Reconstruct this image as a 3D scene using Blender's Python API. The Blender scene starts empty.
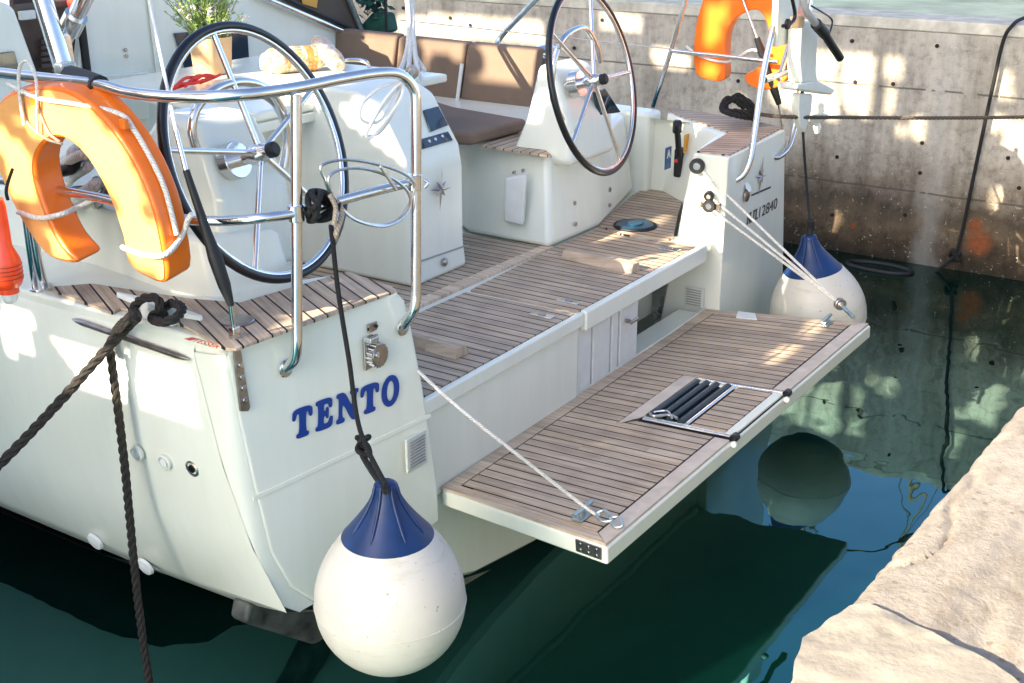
import bpy, bmesh, math, random
from mathutils import Vector, Matrix, noise
R=math.radians
random.seed(7)
scene=bpy.context.scene
# ------------------------------------------------------------------ camera model
F=1240.;CX,CY=512.,341.5
TH=math.atan((CY+130.)/F); AZ=R(33.2)
fw=Vector((math.cos(AZ),math.sin(AZ),0)); rt=Vector((math.sin(AZ),-math.cos(AZ),0))
CAM=Vector((-5.219,-2.894,2.85))
WATER=-.37
def ray(px,py):
    u=py-CY; f=F*math.cos(TH)-u*math.sin(TH); d=F*math.sin(TH)+u*math.cos(TH)
    v=fw*f+rt*(px-CX); v.z=-d; return v
def Pz(p,z): r=ray(*p); return CAM+r*((z-CAM.z)/r.z)
def Py(p,y): r=ray(*p); return CAM+r*((y-CAM.y)/r.y)
def Px(p,x): r=ray(*p); return CAM+r*((x-CAM.x)/r.x)
def Pa(p,dy=0.):
    # aft face of the port quarter: swept forward towards the outboard edge
    n=Vector((.22,1,0)); o=Vector((-1.6,dy,0)); r=ray(*p); return CAM+r*((o-CAM).dot(n)/r.dot(n))
def Pd(p,d):
    r=ray(*p); return CAM+r*(d/F)
# ------------------------------------------------------------------ materials
def newmat(name):
    m=bpy.data.materials.new(name); m.use_nodes=True
    nt=m.node_tree; b=nt.nodes['Principled BSDF']; return m,nt,b
def N(nt,t,**k):
    n=nt.nodes.new(t)
    for a,v in k.items(): setattr(n,a,v)
    return n
def ramp(nt,fac,stops):
    r=N(nt,'ShaderNodeValToRGB'); e=r.color_ramp.elements
    while len(e)<len(stops): e.new(.5)
    for i,(p,c) in enumerate(stops): e[i].position=p; e[i].color=(*c,1)
    nt.links.new(fac,r.inputs[0]); return r
def mixc(nt,fac,a,b,mode='MIX'):
    n=N(nt,'ShaderNodeMix',data_type='RGBA',blend_type=mode)
    for s,v in ((n.inputs[0],fac),(n.inputs[6],a),(n.inputs[7],b)):
        if hasattr(v,'is_linked') or isinstance(v,bpy.types.NodeSocket): nt.links.new(v,s)
        elif isinstance(v,(int,float)): s.default_value=v
        else: s.default_value=(*v,1)
    return n.outputs[2]
def math_(nt,op,a,b=None):
    n=N(nt,'ShaderNodeMath',operation=op)
    for i,v in enumerate((a,b)):
        if v is None: continue
        if isinstance(v,(int,float)): n.inputs[i].default_value=v
        else: nt.links.new(v,n.inputs[i])
    return n.outputs[0]
def bump(nt,b,h,strength=.3,dist=.01):
    n=N(nt,'ShaderNodeBump'); n.inputs['Strength'].default_value=strength; n.inputs['Distance'].default_value=dist
    nt.links.new(h,n.inputs['Height']); nt.links.new(n.outputs[0],b.inputs['Normal']); return n
def noise_(nt,scale,detail=4,vec=None,rough=.6,dist=0):
    n=N(nt,'ShaderNodeTexNoise'); n.inputs['Scale'].default_value=scale; n.inputs['Detail'].default_value=detail
    n.inputs['Roughness'].default_value=rough; n.inputs['Distortion'].default_value=dist
    if vec is None:
        tc=N(nt,'ShaderNodeNewGeometry'); vec=tc.outputs['Position']
    nt.links.new(vec,n.inputs['Vector']); return n.outputs[0]
def scaled(nt,s):
    g=N(nt,'ShaderNodeNewGeometry'); m=N(nt,'ShaderNodeMapping'); m.inputs['Scale'].default_value=s
    nt.links.new(g.outputs['Position'],m.inputs[0]); return m.outputs[0]
def simple(name,col,rough=.5,metal=0,var=.08,vs=8,bs=0,bscale=60,coat=0,spec=.5):
    m,nt,b=newmat(name)
    nz=noise_(nt,vs,5)
    lo=tuple(c*(1-var*1.6) for c in col); hi=tuple(min(1,c*(1+var)) for c in col)
    r=ramp(nt,nz,[(.3,lo),(.7,hi)]); nt.links.new(r.outputs[0],b.inputs['Base Color'])
    b.inputs['Roughness'].default_value=rough; b.inputs['Metallic'].default_value=metal
    b.inputs['Coat Weight'].default_value=coat; b.inputs['Specular IOR Level'].default_value=spec
    if bs: bump(nt,b,noise_(nt,bscale,6),bs,.004)
    return m
def gelcoat():
    m,nt,b=newmat('gelcoat')
    n1=noise_(nt,1.7,5); n2=noise_(nt,1,6,scaled(nt,(7,7,.9)),.7)
    base=ramp(nt,n1,[(.2,(.80,.822,.715)),(.8,(.815,.838,.735))])
    st=ramp(nt,n2,[(.3,(1,1,1)),(.9,(.90,.90,.86))])
    c=mixc(nt,1.,base.outputs[0],st.outputs[0],'MULTIPLY')
    nt.links.new(c,b.inputs['Base Color'])
    b.inputs['Roughness'].default_value=.22
    return m
def teak(pitch=.062,light=1.,name='teak',uv=True):
    m,nt,b=newmat(name)
    u=N(nt,'ShaderNodeUVMap'); s=N(nt,'ShaderNodeSeparateXYZ'); nt.links.new(u.outputs[0],s.inputs[0])
    q=math_(nt,'DIVIDE',s.outputs[0],pitch); fr=math_(nt,'FRACT',q); fl=math_(nt,'FLOOR',q)
    line=math_(nt,'GREATER_THAN',math_(nt,'ABSOLUTE',math_(nt,'SUBTRACT',fr,.5)),.435)
    # plank colour by index
    w=N(nt,'ShaderNodeTexWhiteNoise',noise_dimensions='2D')
    cx=N(nt,'ShaderNodeCombineXYZ'); nt.links.new(fl,cx.inputs[0])
    yo=math_(nt,'ADD',math_(nt,'MULTIPLY',s.outputs[1],.9),math_(nt,'MULTIPLY',fl,.37))
    nt.links.new(math_(nt,'FLOOR',yo),cx.inputs[1]); nt.links.new(cx.outputs[0],w.inputs['Vector'])
    mp=N(nt,'ShaderNodeMapping'); mp.inputs['Scale'].default_value=(60,2.5,1); nt.links.new(u.outputs[0],mp.inputs[0])
    cb=N(nt,'ShaderNodeVectorMath',operation='ADD'); nt.links.new(mp.outputs[0],cb.inputs[0]); nt.links.new(w.outputs['Color'],cb.inputs[1])
    g=noise_(nt,1,8,cb.outputs[0],.65)
    big=noise_(nt,5,4)
    c1=ramp(nt,g,[(.25,(.20*light,.150*light,.105*light)),(.5,(.34*light,.282*light,.212*light)),(.8,(.47*light,.41*light,.325*light))])
    c2=ramp(nt,w.outputs['Value'],[(0,(.84,.81,.79)),(.5,(.97,.95,.94)),(1,(1.08,1.03,.97))])
    c3=ramp(nt,big,[(.3,(.82,.78,.76)),(.7,(1.1,1.08,1.06))])
    c=mixc(nt,1.,mixc(nt,1.,c1.outputs[0],c2.outputs[0],'MULTIPLY'),c3.outputs[0],'MULTIPLY')
    if uv: c=mixc(nt,line,c,(.012,.010,.010))
    nt.links.new(c,b.inputs['Base Color']); b.inputs['Roughness'].default_value=.7; b.inputs['Specular IOR Level'].default_value=.3
    h=math_(nt,'SUBTRACT',math_(nt,'MULTIPLY',g,.4),line if uv else 0.)
    bump(nt,b,h,.5,.003)
    return m
def concrete(name,wall=True):
    m,nt,b=newmat(name)
    n1=noise_(nt,1.3,8,None,.68); n2=noise_(nt,14,8,None,.75); n3=noise_(nt,70,4)
    stv=noise_(nt,1,7,scaled(nt,(3,3.5,.35)),.72)
    g=N(nt,'ShaderNodeNewGeometry'); s=N(nt,'ShaderNodeSeparateXYZ'); nt.links.new(g.outputs['Position'],s.inputs[0])
    if wall:
        base=ramp(nt,n1,[(.3,(.36,.335,.285)),(.5,(.50,.475,.415)),(.72,(.62,.59,.52))])
        yy=math_(nt,'ABSOLUTE',math_(nt,'SUBTRACT',math_(nt,'ADD',s.outputs[1],math_(nt,'MULTIPLY',math_(nt,'SUBTRACT',noise_(nt,4,5),.5),.3)),-.22))
        dr=N(nt,'ShaderNodeMapRange'); dr.inputs[1].default_value=.03; dr.inputs[2].default_value=.15; dr.inputs[3].default_value=.3; dr.inputs[4].default_value=0; nt.links.new(yy,dr.inputs[0])
        c=mixc(nt,.75,base.outputs[0],ramp(nt,stv,[(.32,(.45,.42,.38)),(.5,(.85,.83,.8)),(.68,(1.15,1.12,1.05))]).outputs[0],'MULTIPLY')
        c=mixc(nt,.7,c,ramp(nt,n2,[(.33,(.45,.43,.4)),(.5,(.95,.95,.95)),(.7,(1.1,1.1,1.1))]).outputs[0],'MULTIPLY')
        zz=math_(nt,'ADD',s.outputs[2],math_(nt,'MULTIPLY',math_(nt,'SUBTRACT',noise_(nt,3.5,5),.5),.55))
        t=math_(nt,'DIVIDE',math_(nt,'SUBTRACT',zz,WATER),1.3)
        band=ramp(nt,t,[(.0,(.05,.04,.022)),(.12,(.13,.09,.055)),(.26,(.30,.23,.16)),(.36,(.20,.16,.12)),(.52,(.50,.44,.38)),(.80,(1,.98,.95))])
        c=mixc(nt,1.,c,band.outputs[0],'MULTIPLY')
        c=mixc(nt,dr.outputs[0],c,(.52,.51,.46))
        # chalky white specks on tide band, pale paint drip
        sp=math_(nt,'MULTIPLY',math_(nt,'GREATER_THAN',noise_(nt,26,3,None,.8),.66),math_(nt,'LESS_THAN',zz,.55))
        c=mixc(nt,math_(nt,'MULTIPLY',sp,.6),c,(.6,.57,.5))
        # form-work joints
        for z0 in (1.13,.26):
            zj=math_(nt,'ABSOLUTE',math_(nt,'SUBTRACT',math_(nt,'ADD',s.outputs[2],math_(nt,'MULTIPLY',noise_(nt,2,4),.03)),z0+.015))
            j=math_(nt,'MULTIPLY',math_(nt,'LESS_THAN',zj,.008),math_(nt,'GREATER_THAN',noise_(nt,4,3),.42))
            c=mixc(nt,math_(nt,'MULTIPLY',j,.75),c,(.07,.06,.05))
        # rust blooms
        for (p,rad) in (((979,243),.115),((975,226),.07),((853,226),.035)):
            q=Px(p,5.4)
            d=N(nt,'ShaderNodeVectorMath',operation='DISTANCE'); nt.links.new(g.outputs['Position'],d.inputs[0]); d.inputs[1].default_value=q
            dd=math_(nt,'ADD',d.outputs['Value'],math_(nt,'MULTIPLY',math_(nt,'SUBTRACT',noise_(nt,18,5),.5),.07))
            mk=N(nt,'ShaderNodeMapRange'); mk.inputs[1].default_value=rad*.5; mk.inputs[2].default_value=rad*1.2; mk.inputs[3].default_value=.9; mk.inputs[4].default_value=0
            nt.links.new(dd,mk.inputs[0]); c=mixc(nt,mk.outputs[0],c,mixc(nt,noise_(nt,30,5),(.10,.03,.012),(.36,.10,.02)))
    else:
        base=ramp(nt,n1,[(.3,(.17,.150,.122)),(.5,(.24,.215,.178)),(.72,(.31,.285,.245))])
        c=mixc(nt,.8,base.outputs[0],ramp(nt,n2,[(.33,(.72,.68,.64)),(.5,(1,1,1)),(.72,(1.15,1.12,1.1))]).outputs[0],'MULTIPLY')
        c=mixc(nt,.6,c,ramp(nt,noise_(nt,1,6,scaled(nt,(2.2,5,3)),.7,1.2),[(.35,(.66,.6,.55)),(.5,(1,1,1))]).outputs[0],'MULTIPLY')
    nt.links.new(c,b.inputs['Base Color']); b.inputs['Roughness'].default_value=.88
    hh=math_(nt,'ADD',math_(nt,'MULTIPLY',n2,1.),math_(nt,'MULTIPLY',n3,.35))
    if not wall:
        vo=N(nt,'ShaderNodeTexVoronoi'); vo.inputs['Scale'].default_value=34; nt.links.new(g.outputs['Position'],vo.inputs['Vector'])
        pit=math_(nt,'MULTIPLY',math_(nt,'LESS_THAN',vo.outputs['Distance'],.20),math_(nt,'GREATER_THAN',noise_(nt,5,4),.50))
        c=mixc(nt,math_(nt,'MULTIPLY',pit,.55),c,(.10,.075,.05)); nt.links.new(c,b.inputs['Base Color'])
        hh=math_(nt,'SUBTRACT',math_(nt,'MULTIPLY',hh,1.4),math_(nt,'MULTIPLY',pit,.9))
    bump(nt,b,hh,.75,.012 if wall else .007)
    return m
def rope_mat(name,c1,c2,tw=60,scale=1.):
    m,nt,b=newmat(name)
    u=N(nt,'ShaderNodeUVMap'); s=N(nt,'ShaderNodeSeparateXYZ'); nt.links.new(u.outputs[0],s.inputs[0])
    ph=math_(nt,'ADD',math_(nt,'MULTIPLY',s.outputs[0],3.),math_(nt,'MULTIPLY',s.outputs[1],tw))
    h=math_(nt,'ABSOLUTE',math_(nt,'SUBTRACT',math_(nt,'FRACT',ph),.5))
    r=ramp(nt,h,[(0,c1),(.35,c1),(.5,c2)]); sp=noise_(nt,90,4)
    c=mixc(nt,.6,r.outputs[0],ramp(nt,sp,[(.3,(.6,)*3),(.7,(1.25,)*3)]).outputs[0],'MULTIPLY')
    nt.links.new(c,b.inputs['Base Color']); b.inputs['Roughness'].default_value=.85
    bump(nt,b,math_(nt,'SUBTRACT',1.,h),.8,.004)
    return m
M={}
M['gel']=gelcoat()
M['teak']=teak(light=1.45)
M['teak_plain']=teak(name='teak_margin',light=1.6,uv=False)
M['teak_pale']=teak(name='teak_pale_margin',light=2.0,uv=False)
M['bleached']=simple('bleached_margin_board',(.60,.51,.41),.7,0,.12,9,.2,60)
M['steel']=simple('stainless_steel',(.74,.73,.71),.16,1,.05,20,.04,80)
M['dull_steel']=simple('dull_steel',(.42,.38,.35),.34,1,.15,25,.1,90)
M['zinc']=simple('galvanised',(.50,.58,.58),.3,.9,.15,30)
M['black']=simple('black_rubber',(.007,.008,.009),.3,0,.2,20,.05,120)
M['matte_black']=simple('matte_black',(.006,.007,.008),.55,0,.2,20)
M['orange']=simple('orange_vinyl',(.84,.17,.006),.36,0,.06,5,.1,25,coat=.15)
M['orange_pale']=simple('pale_orange_vinyl',(.88,.42,.13),.36,0,.07,5,.1,25)
M['red_orange']=simple('fluorescent_orange_plastic',(.93,.075,.012),.3,0,.05,10,coat=.4)
M['clear']=simple('cloudy_lens',(.75,.75,.72),.15,0,.05,20)
M['white']=simple('white_plastic',(.74,.76,.72),.35,0,.04,12)
M['cream']=simple('cream_plastic',(.66,.68,.60),.45,0,.04,12)
M['grey']=simple('grey_plastic',(.33,.33,.32),.45,0,.08,12)
M['fender']=simple('fender_vinyl',(.78,.75,.66),.42,0,.05,2.6,.06,10)
# scuffs on fender
def fender_mat():
    m,nt,b=newmat('scuffed_fender_vinyl')
    base=ramp(nt,noise_(nt,3,5),[(.3,(.60,.575,.49)),(.7,(.68,.655,.58))])
    sc=ramp(nt,noise_(nt,1,8,scaled(nt,(4,4,26)),.75),[(.55,(1,1,1)),(.72,(.85,.81,.71))])
    sp=ramp(nt,noise_(nt,45,2),[(.70,(1,1,1)),(.76,(.55,.48,.36))])
    c=mixc(nt,1.,mixc(nt,1.,base.outputs[0],sc.outputs[0],'MULTIPLY'),sp.outputs[0],'MULTIPLY')
    nt.links.new(c,b.inputs['Base Color']); b.inputs['Roughness'].default_value=.42
    bump(nt,b,noise_(nt,14,6),.12,.005); return m
M['fender']=fender_mat()
M['navy']=simple('navy_vinyl',(.004,.030,.12),.42,0,.25,7,.15,20)
M['blue_letter']=simple('blue_vinyl_letters',(.002,.042,.26),.4,0,.03,10)
M['blue_sign']=simple('blue_sticker',(.02,.11,.27),.35,0,.05,10)
M['ink']=simple('black_lettering',(.03,.035,.05),.4)
M['red_ink']=simple('red_sticker',(.85,.11,.05),.4)
M['screen']=simple('dark_screen',(.012,.03,.045),.09,0,.1,5,coat=.5)
M['window']=simple('tinted_window',(.008,.035,.06),.06,0,.1,3,coat=.6)
M['teal']=simple('dark_navy_cap',(.008,.045,.085),.3,0,.1,10)
M['deep_green']=simple('dark_green_canvas',(.008,.075,.05),.7,0,.3,14,.3,40)
M['taupe']=None
def fabric(name,col):
    m,nt,b=newmat(name)
    w=noise_(nt,1,3,scaled(nt,(260,260,260)),.6); n=noise_(nt,4,4)
    c=mixc(nt,1.,ramp(nt,n,[(.3,tuple(x*.88 for x in col)),(.7,tuple(x*1.08 for x in col))]).outputs[0],ramp(nt,w,[(.3,(.8,)*3),(.7,(1.15,)*3)]).outputs[0],'MULTIPLY')
    nt.links.new(c,b.inputs['Base Color']); b.inputs['Roughness'].default_value=.9; bump(nt,b,w,.4,.002); return m
M['taupe']=fabric('taupe_fabric',(.20,.14,.10))
M['canvas']=fabric('brown_canvas',(.11,.085,.065))
M['antifoul']=simple('dark_antifouling',(.085,.095,.085),.6,0,.5,9,.5,30)
M['rung_blue']=simple('dark_slate_rubber',(.018,.035,.042),.4,0,.15,20)
M['shade_black']=simple('shade_black_antifouling',(.006,.010,.009),.6,0,.5,9,.4,30)  # shade below the hull overhang is put into this black
M['clay']=simple('tan_pot',(.62,.40,.21),.75,0,.1,9,.2,60)
M['soil']=simple('soil',(.04,.03,.02),.95)
M['leaf']=simple('lavender_leaf',(.30,.42,.12),.6,0,.5,40)
M['petal']=simple('pale_petal',(.78,.66,.72),.6,0,.15,40)
M['red']=simple('red_cord',(.78,.035,.018),.55,0,.1,30)
M['bread_wrap']=None
def wrapm():
    m,nt,b=newmat('striped_wrap')
    c=ramp(nt,noise_(nt,26,5,None,.7),[(.40,(.60,.55,.48)),(.52,(.56,.43,.30)),(.62,(.46,.22,.08))])
    nt.links.new(c.outputs[0],b.inputs['Base Color']); b.inputs['Roughness'].default_value=.35; bump(nt,b,noise_(nt,30,5),.5,.01); return m
M['bread_wrap']=wrapm()
M['bread']=simple('orange_wrap',(.60,.22,.05),.4,0,.35,22,.5,30)
M['rope_dark']=rope_mat('dark_mooring_rope',(.022,.018,.014),(.003,.003,.003),26)
M['rope_black']=rope_mat('black_rope',(.011,.011,.011),(.003,.003,.003),60)
M['rope_brown']=rope_mat('weathered_brown_rope',(.10,.08,.055),(.02,.016,.012),32)
M['rope_tan']=rope_mat('tan_rope',(.50,.40,.30),(.16,.12,.09),80)
M['orange_strap']=M['orange']
M['rope_white']=rope_mat('off_white_rope',(.76,.74,.67),(.42,.40,.35),90)
M['wire']=simple('steel_wire',(.66,.64,.6),.3,1,.1,60)
M['wire_cover']=simple('white_wire_cover',(.72,.70,.66),.4)
M['wall']=concrete('harbour_concrete')
M['quay']=concrete('sunlit_quay_concrete',False)
M['quay_pale']=simple('pale_render_patch',(.25,.225,.18),.85,0,.16,9,.8,40)
M['topquay']=simple('pale_green_quay_top',(.50,.54,.38),.9,0,.22,1.6,.4,30,spec=.05)
M['lip']=simple('wall_coping_concrete',(.52,.49,.40),.85,0,.22,6,.6,40)
M['hole']=simple('dark_hole',(.015,.012,.01),.9)
M['screen_board']=simple('shade_screen_boards',(.35,.30,.24),.8,0,.3,3,.3,20)  # for the added out-of-view screen that blocks the sun
M['mahog']=simple('dark_companionway_wood',(.05,.028,.02),.5,0,.4,8)
M['amber']=simple('amber_sticker',(.72,.36,.05),.4)
def water():
    m,nt,b=newmat('harbour_water')
    c=ramp(nt,noise_(nt,.6,3),[(.3,(.0002,.0045,.003)),(.7,(.0006,.010,.0065))])
    nt.links.new(c.outputs[0],b.inputs['Base Color'])
    b.inputs['Specular Tint'].default_value=(.14,.95,1,1); b.inputs['Roughness'].default_value=.012; b.inputs['IOR'].default_value=2.1  # cyan tint and raised IOR put the sky's colour into the reflections
    h=math_(nt,'ADD',noise_(nt,1.1,2,scaled(nt,(1,1.6,1)),.5,.4),math_(nt,'MULTIPLY',noise_(nt,5.,2),.05))
    bump(nt,b,h,.17,.05)
    return m
M['water']=water()
# ------------------------------------------------------------------ object helpers
def link(o): scene.collection.objects.link(o); return o
WL={}
def put(name,me,mat,parent=None):
    o=bpy.data.objects.new(name,me); link(o)
    if mat: me.materials.append(M[mat] if isinstance(mat,str) else mat)
    if parent is not None:
        o.parent=parent; o.matrix_parent_inverse=Matrix.Translation(-WL.get(parent.name,Vector((0,0,0))))
    return o
def smooth(me,ang=35):
    me.polygons.foreach_set('use_smooth',[True]*len(me.polygons)); me.set_sharp_from_angle(angle=R(ang))
def mk(name,V,Fc,mat,parent=None,bev=0,seg=2,ang=35,uvf=None,sub=0):
    me=bpy.data.meshes.new(name); me.from_pydata([tuple(v) for v in V],[],Fc); me.update()
    bm=bmesh.new(); bm.from_mesh(me); bmesh.ops.recalc_face_normals(bm,faces=bm.faces); bm.to_mesh(me); bm.free()
    smooth(me,ang)
    if uvf:
        uv=me.uv_layers.new(name='UVMap')
        for l in me.loops: uv.data[l.index].uv=uvf(me.vertices[l.vertex_index].co)
    o=put(name,me,mat,parent)
    if sub:
        s=o.modifiers.new('s','SUBSURF'); s.levels=s.render_levels=sub
    if bev:
        b=o.modifiers.new('b','BEVEL'); b.width=bev; b.segments=seg; b.limit_method='ANGLE'; b.angle_limit=R(30); b.harden_normals=True
    return o
def thing(name,label,cat,loc,group=None):
    o=bpy.data.objects.new(name,None); link(o); o.empty_display_size=.1; o.location=loc; WL[o.name]=Vector(loc)
    o['label']=label; o['category']=cat
    if group: o['group']=group
    return o
def tag(o,label=None,cat=None,group=None,kind=None):
    if label: o['label']=label
    if cat: o['category']=cat
    if group: o['group']=group
    if kind: o['kind']=kind
    return o
def prism(name,pts,off,mat,parent=None,bev=.008,**k):
    """polygon (3D points) extruded by vector off"""
    n=len(pts); off=Vector(off); V=[Vector(p) for p in pts]+[Vector(p)+off for p in pts]
    Fc=[list(range(n)),list(range(2*n-1,n-1,-1))]+[[i,(i+1)%n,n+(i+1)%n,n+i] for i in range(n)]
    return mk(name,V,Fc,mat,parent,bev,**k)
def loft(name,a,b,mat,parent=None,bev=.01,**k):
    n=len(a); V=list(a)+list(b)
    Fc=[list(range(n)),list(range(2*n-1,n-1,-1))]+[[i,(i+1)%n,n+(i+1)%n,n+i] for i in range(n)]
    return mk(name,V,Fc,mat,parent,bev,**k)
def box(name,c,s,mat,parent=None,bev=.006,rot=None,**k):
    c=Vector(c); s=Vector(s)/2; V=[]
    for x in (-1,1):
        for y in (-1,1):
            for z in (-1,1):
                v=Vector((x*s.x,y*s.y,z*s.z))
                if rot is not None: v=rot@v
                V.append(c+v)
    return mk(name,V,[[0,1,3,2],[4,6,7,5],[0,4,5,1],[2,3,7,6],[0,2,6,4],[1,5,7,3]],mat,parent,bev,**k)
def catmull(P,n=8,closed=False):
    P=[Vector(p) for p in P]; out=[]; m=len(P)
    if m<3 and not closed: return [P[0].lerp(P[-1],i/n) for i in range(n+1)]
    for i in range(m if closed else m-1):
        g=(lambda j:P[j%m]) if closed else (lambda j:P[max(0,min(m-1,j))])
        a,b,c,d=g(i-1),g(i),g(i+1),g(i+2)
        for t in range(n):
            t/=n; out.append(.5*((2*b)+(c-a)*t+(2*a-5*b+4*c-d)*t*t+(3*b-a-3*c+d)*t**3))
    if not closed: out.append(P[-1])
    return out
def sweep(path,rad,ns=10,closed=False,cap=True,V=None,Fc=None,UV=None):
    V=[] if V is None else V; Fc=[] if Fc is None else Fc; UV=[] if UV is None else UV
    n=len(path); base=len(V); up=None; L=0
    for i,p in enumerate(path):
        a=path[i-1] if (i>0 or closed) else p; b=path[(i+1)%n] if (i<n-1 or closed) else p
        t=(b-a); t=t.normalized() if t.length>1e-9 else Vector((0,0,1))
        if up is None: up=t.orthogonal().normalized()
        up=(up-t*up.dot(t)); up=up.normalized() if up.length>1e-6 else t.orthogonal().normalized()
        s=t.cross(up)
        if i: L+=(p-path[i-1]).length
        r=rad[i] if isinstance(rad,(list,tuple)) else rad
        for k in range(ns):
            q=2*math.pi*k/ns; V.append(p+(up*math.cos(q)+s*math.sin(q))*r); UV.append((k/ns,L))
    for i in range(n if closed else n-1):
        for k in range(ns):
            a=base+i*ns+k; b=base+i*ns+(k+1)%ns; c=base+((i+1)%n)*ns+(k+1)%ns; d=base+((i+1)%n)*ns+k
            Fc.append([a,b,c,d])
    if cap and not closed:
        Fc.append([base+k for k in range(ns)][::-1]); Fc.append([base+(n-1)*ns+k for k in range(ns)])
    return V,Fc,UV
def tubes(name,paths,rad,mat,parent=None,ns=10,sm=8,closed=False,raw=False):
    V=[];Fc=[];UV=[]
    for P in paths:
        pp=[Vector(p) for p in P] if raw else (catmull(P,sm,closed) )
        sweep(pp,rad,ns,closed,True,V,Fc,UV)
    me=bpy.data.meshes.new(name); me.from_pydata([tuple(v) for v in V],[],Fc); me.update()
    uv=me.uv_layers.new(name='UVMap')
    for p in me.polygons:
        us=[UV[v][0] for v in p.vertices]; wrap=max(us)-min(us)>.6
        for li,vi in zip(p.loop_indices,p.vertices):
            u,v=UV[vi]; uv.data[li].uv=(u+1 if wrap and u<.5 else u,v)
    bm=bmesh.new(); bm.from_mesh(me); bmesh.ops.recalc_face_normals(bm,faces=bm.faces); bm.to_mesh(me); bm.free()
    smooth(me,50)
    return put(name,me,mat,parent)
def tube(name,P,rad,mat,parent=None,**k): return tubes(name,[P],rad,mat,parent,**k)
def strand(name,P,r,mat,parent,sm=10,pitch=None):
    path=catmull(P,sm); fine=[]
    # resample evenly
    L=[0]
    for i in range(1,len(path)): L.append(L[-1]+(path[i]-path[i-1]).length)
    st=r*.55; n=int(L[-1]/st); j=0
    for i in range(n+1):
        d=L[-1]*i/n
        while j<len(L)-2 and L[j+1]<d: j+=1
        fine.append(path[j].lerp(path[j+1],(d-L[j])/max(1e-9,L[j+1]-L[j])))
    up=None; fr=[]
    for i,p in enumerate(fine):
        t=(fine[min(i+1,n)]-fine[max(i-1,0)]).normalized()
        if up is None: up=t.orthogonal().normalized()
        up=(up-t*up.dot(t)).normalized(); fr.append((p,up.copy(),t.cross(up)))
    pitch=pitch or r*7.5; paths=[]
    for k in range(3):
        paths.append([p+(u*math.cos(2*math.pi*(i*st/pitch+k/3))+v*math.sin(2*math.pi*(i*st/pitch+k/3)))*r*.52 for i,(p,u,v) in enumerate(fr)])
    return tubes(name,paths,r*.56,mat,parent,ns=7,raw=True)
def bar(name,a,b,rad,mat,parent=None,ns=12): return tubes(name,[[a,b]],rad,mat,parent,ns=ns,raw=True)
def lathe(name,prof,c,axis,mat,parent=None,ns=32,ang=40,caps=True):
    """prof: (radius, height) pairs along axis"""
    ax=Vector(axis).normalized(); u=ax.orthogonal().normalized(); v=ax.cross(u); c=Vector(c); V=[];Fc=[]
    for r,h in prof:
        for k in range(ns):
            q=2*math.pi*k/ns; V.append(c+ax*h+(u*math.cos(q)+v*math.sin(q))*r)
    for i in range(len(prof)-1):
        for k in range(ns): Fc.append([i*ns+k,i*ns+(k+1)%ns,(i+1)*ns+(k+1)%ns,(i+1)*ns+k])
    if caps:
        Fc.append(list(range(ns))[::-1]); Fc.append([(len(prof)-1)*ns+k for k in range(ns)])
    return mk(name,V,Fc,mat,parent,0,ang=ang)
def chaikin(P,k=.2,it=2):
    for _ in range(it):
        Q=[]
        for i in range(len(P)):
            a=P[i]; b=P[(i+1)%len(P)]; Q.append((a[0]+(b[0]-a[0])*k,a[1]+(b[1]-a[1])*k)); Q.append((a[0]+(b[0]-a[0])*(1-k),a[1]+(b[1]-a[1])*(1-k)))
        P=Q
    return P
def flat(name,loops,o,ex,ey,mat,parent=None,th=.002):
    """2D outlines placed on a plane with small thickness; each loop concave ok"""
    o=Vector(o);ex=Vector(ex);ey=Vector(ey); nrm=ex.cross(ey).normalized()
    V=[];Fc=[]
    from mathutils.geometry import tessellate_polygon
    for L in loops:
        if L and isinstance(L[0][0],(tuple,list)): # ring: outer, inner with same count
            A,B=L; n=len(A); b=len(V)
            for s in (0,th):
                for P in (A,B):
                    V+= [o+ex*p[0]+ey*p[1]+nrm*s for p in P]
            for i in range(n):
                j=(i+1)%n
                Fc.append([b+2*n+i,b+2*n+j,b+3*n+j,b+3*n+i]); Fc.append([b+i,b+j,b+2*n+j,b+2*n+i]); Fc.append([b+n+i,b+3*n+i,b+3*n+j,b+n+j])
            continue
        n=len(L); b=len(V)
        V+= [o+ex*p[0]+ey*p[1] for p in L]; V+=[o+ex*p[0]+ey*p[1]+nrm*th for p in L]
        T=tessellate_polygon([[Vector((p[0],p[1],0)) for p in L]])
        for t in T: Fc.append([b+n+i for i in t])
        for i in range(n): j=(i+1)%n; Fc.append([b+i,b+j,b+n+j,b+n+i])
    me=bpy.data.meshes.new(name); me.from_pydata([tuple(v) for v in V],[],Fc); me.update()
    return put(name,me,mat,parent)
def text(name,s,o,ex,ey,size,mat,parent):
    cu=bpy.data.curves.new('t','FONT'); cu.body=s; cu.size=size; cu.extrude=.0006; cu.align_x='LEFT'
    ob=bpy.data.objects.new('t',cu); link(ob); dg=bpy.context.evaluated_depsgraph_get(); dg.update()
    me=bpy.data.meshes.new_from_object(ob.evaluated_get(dg)); bpy.data.objects.remove(ob)
    ex=Vector(ex).normalized(); ey=Vector(ey).normalized(); n=ex.cross(ey); o=Vector(o)
    for v in me.vertices: v.co=o+ex*v.co.x+ey*v.co.y+n*v.co.z
    me.materials.clear(); return put(name,me,mat,parent)
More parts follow.
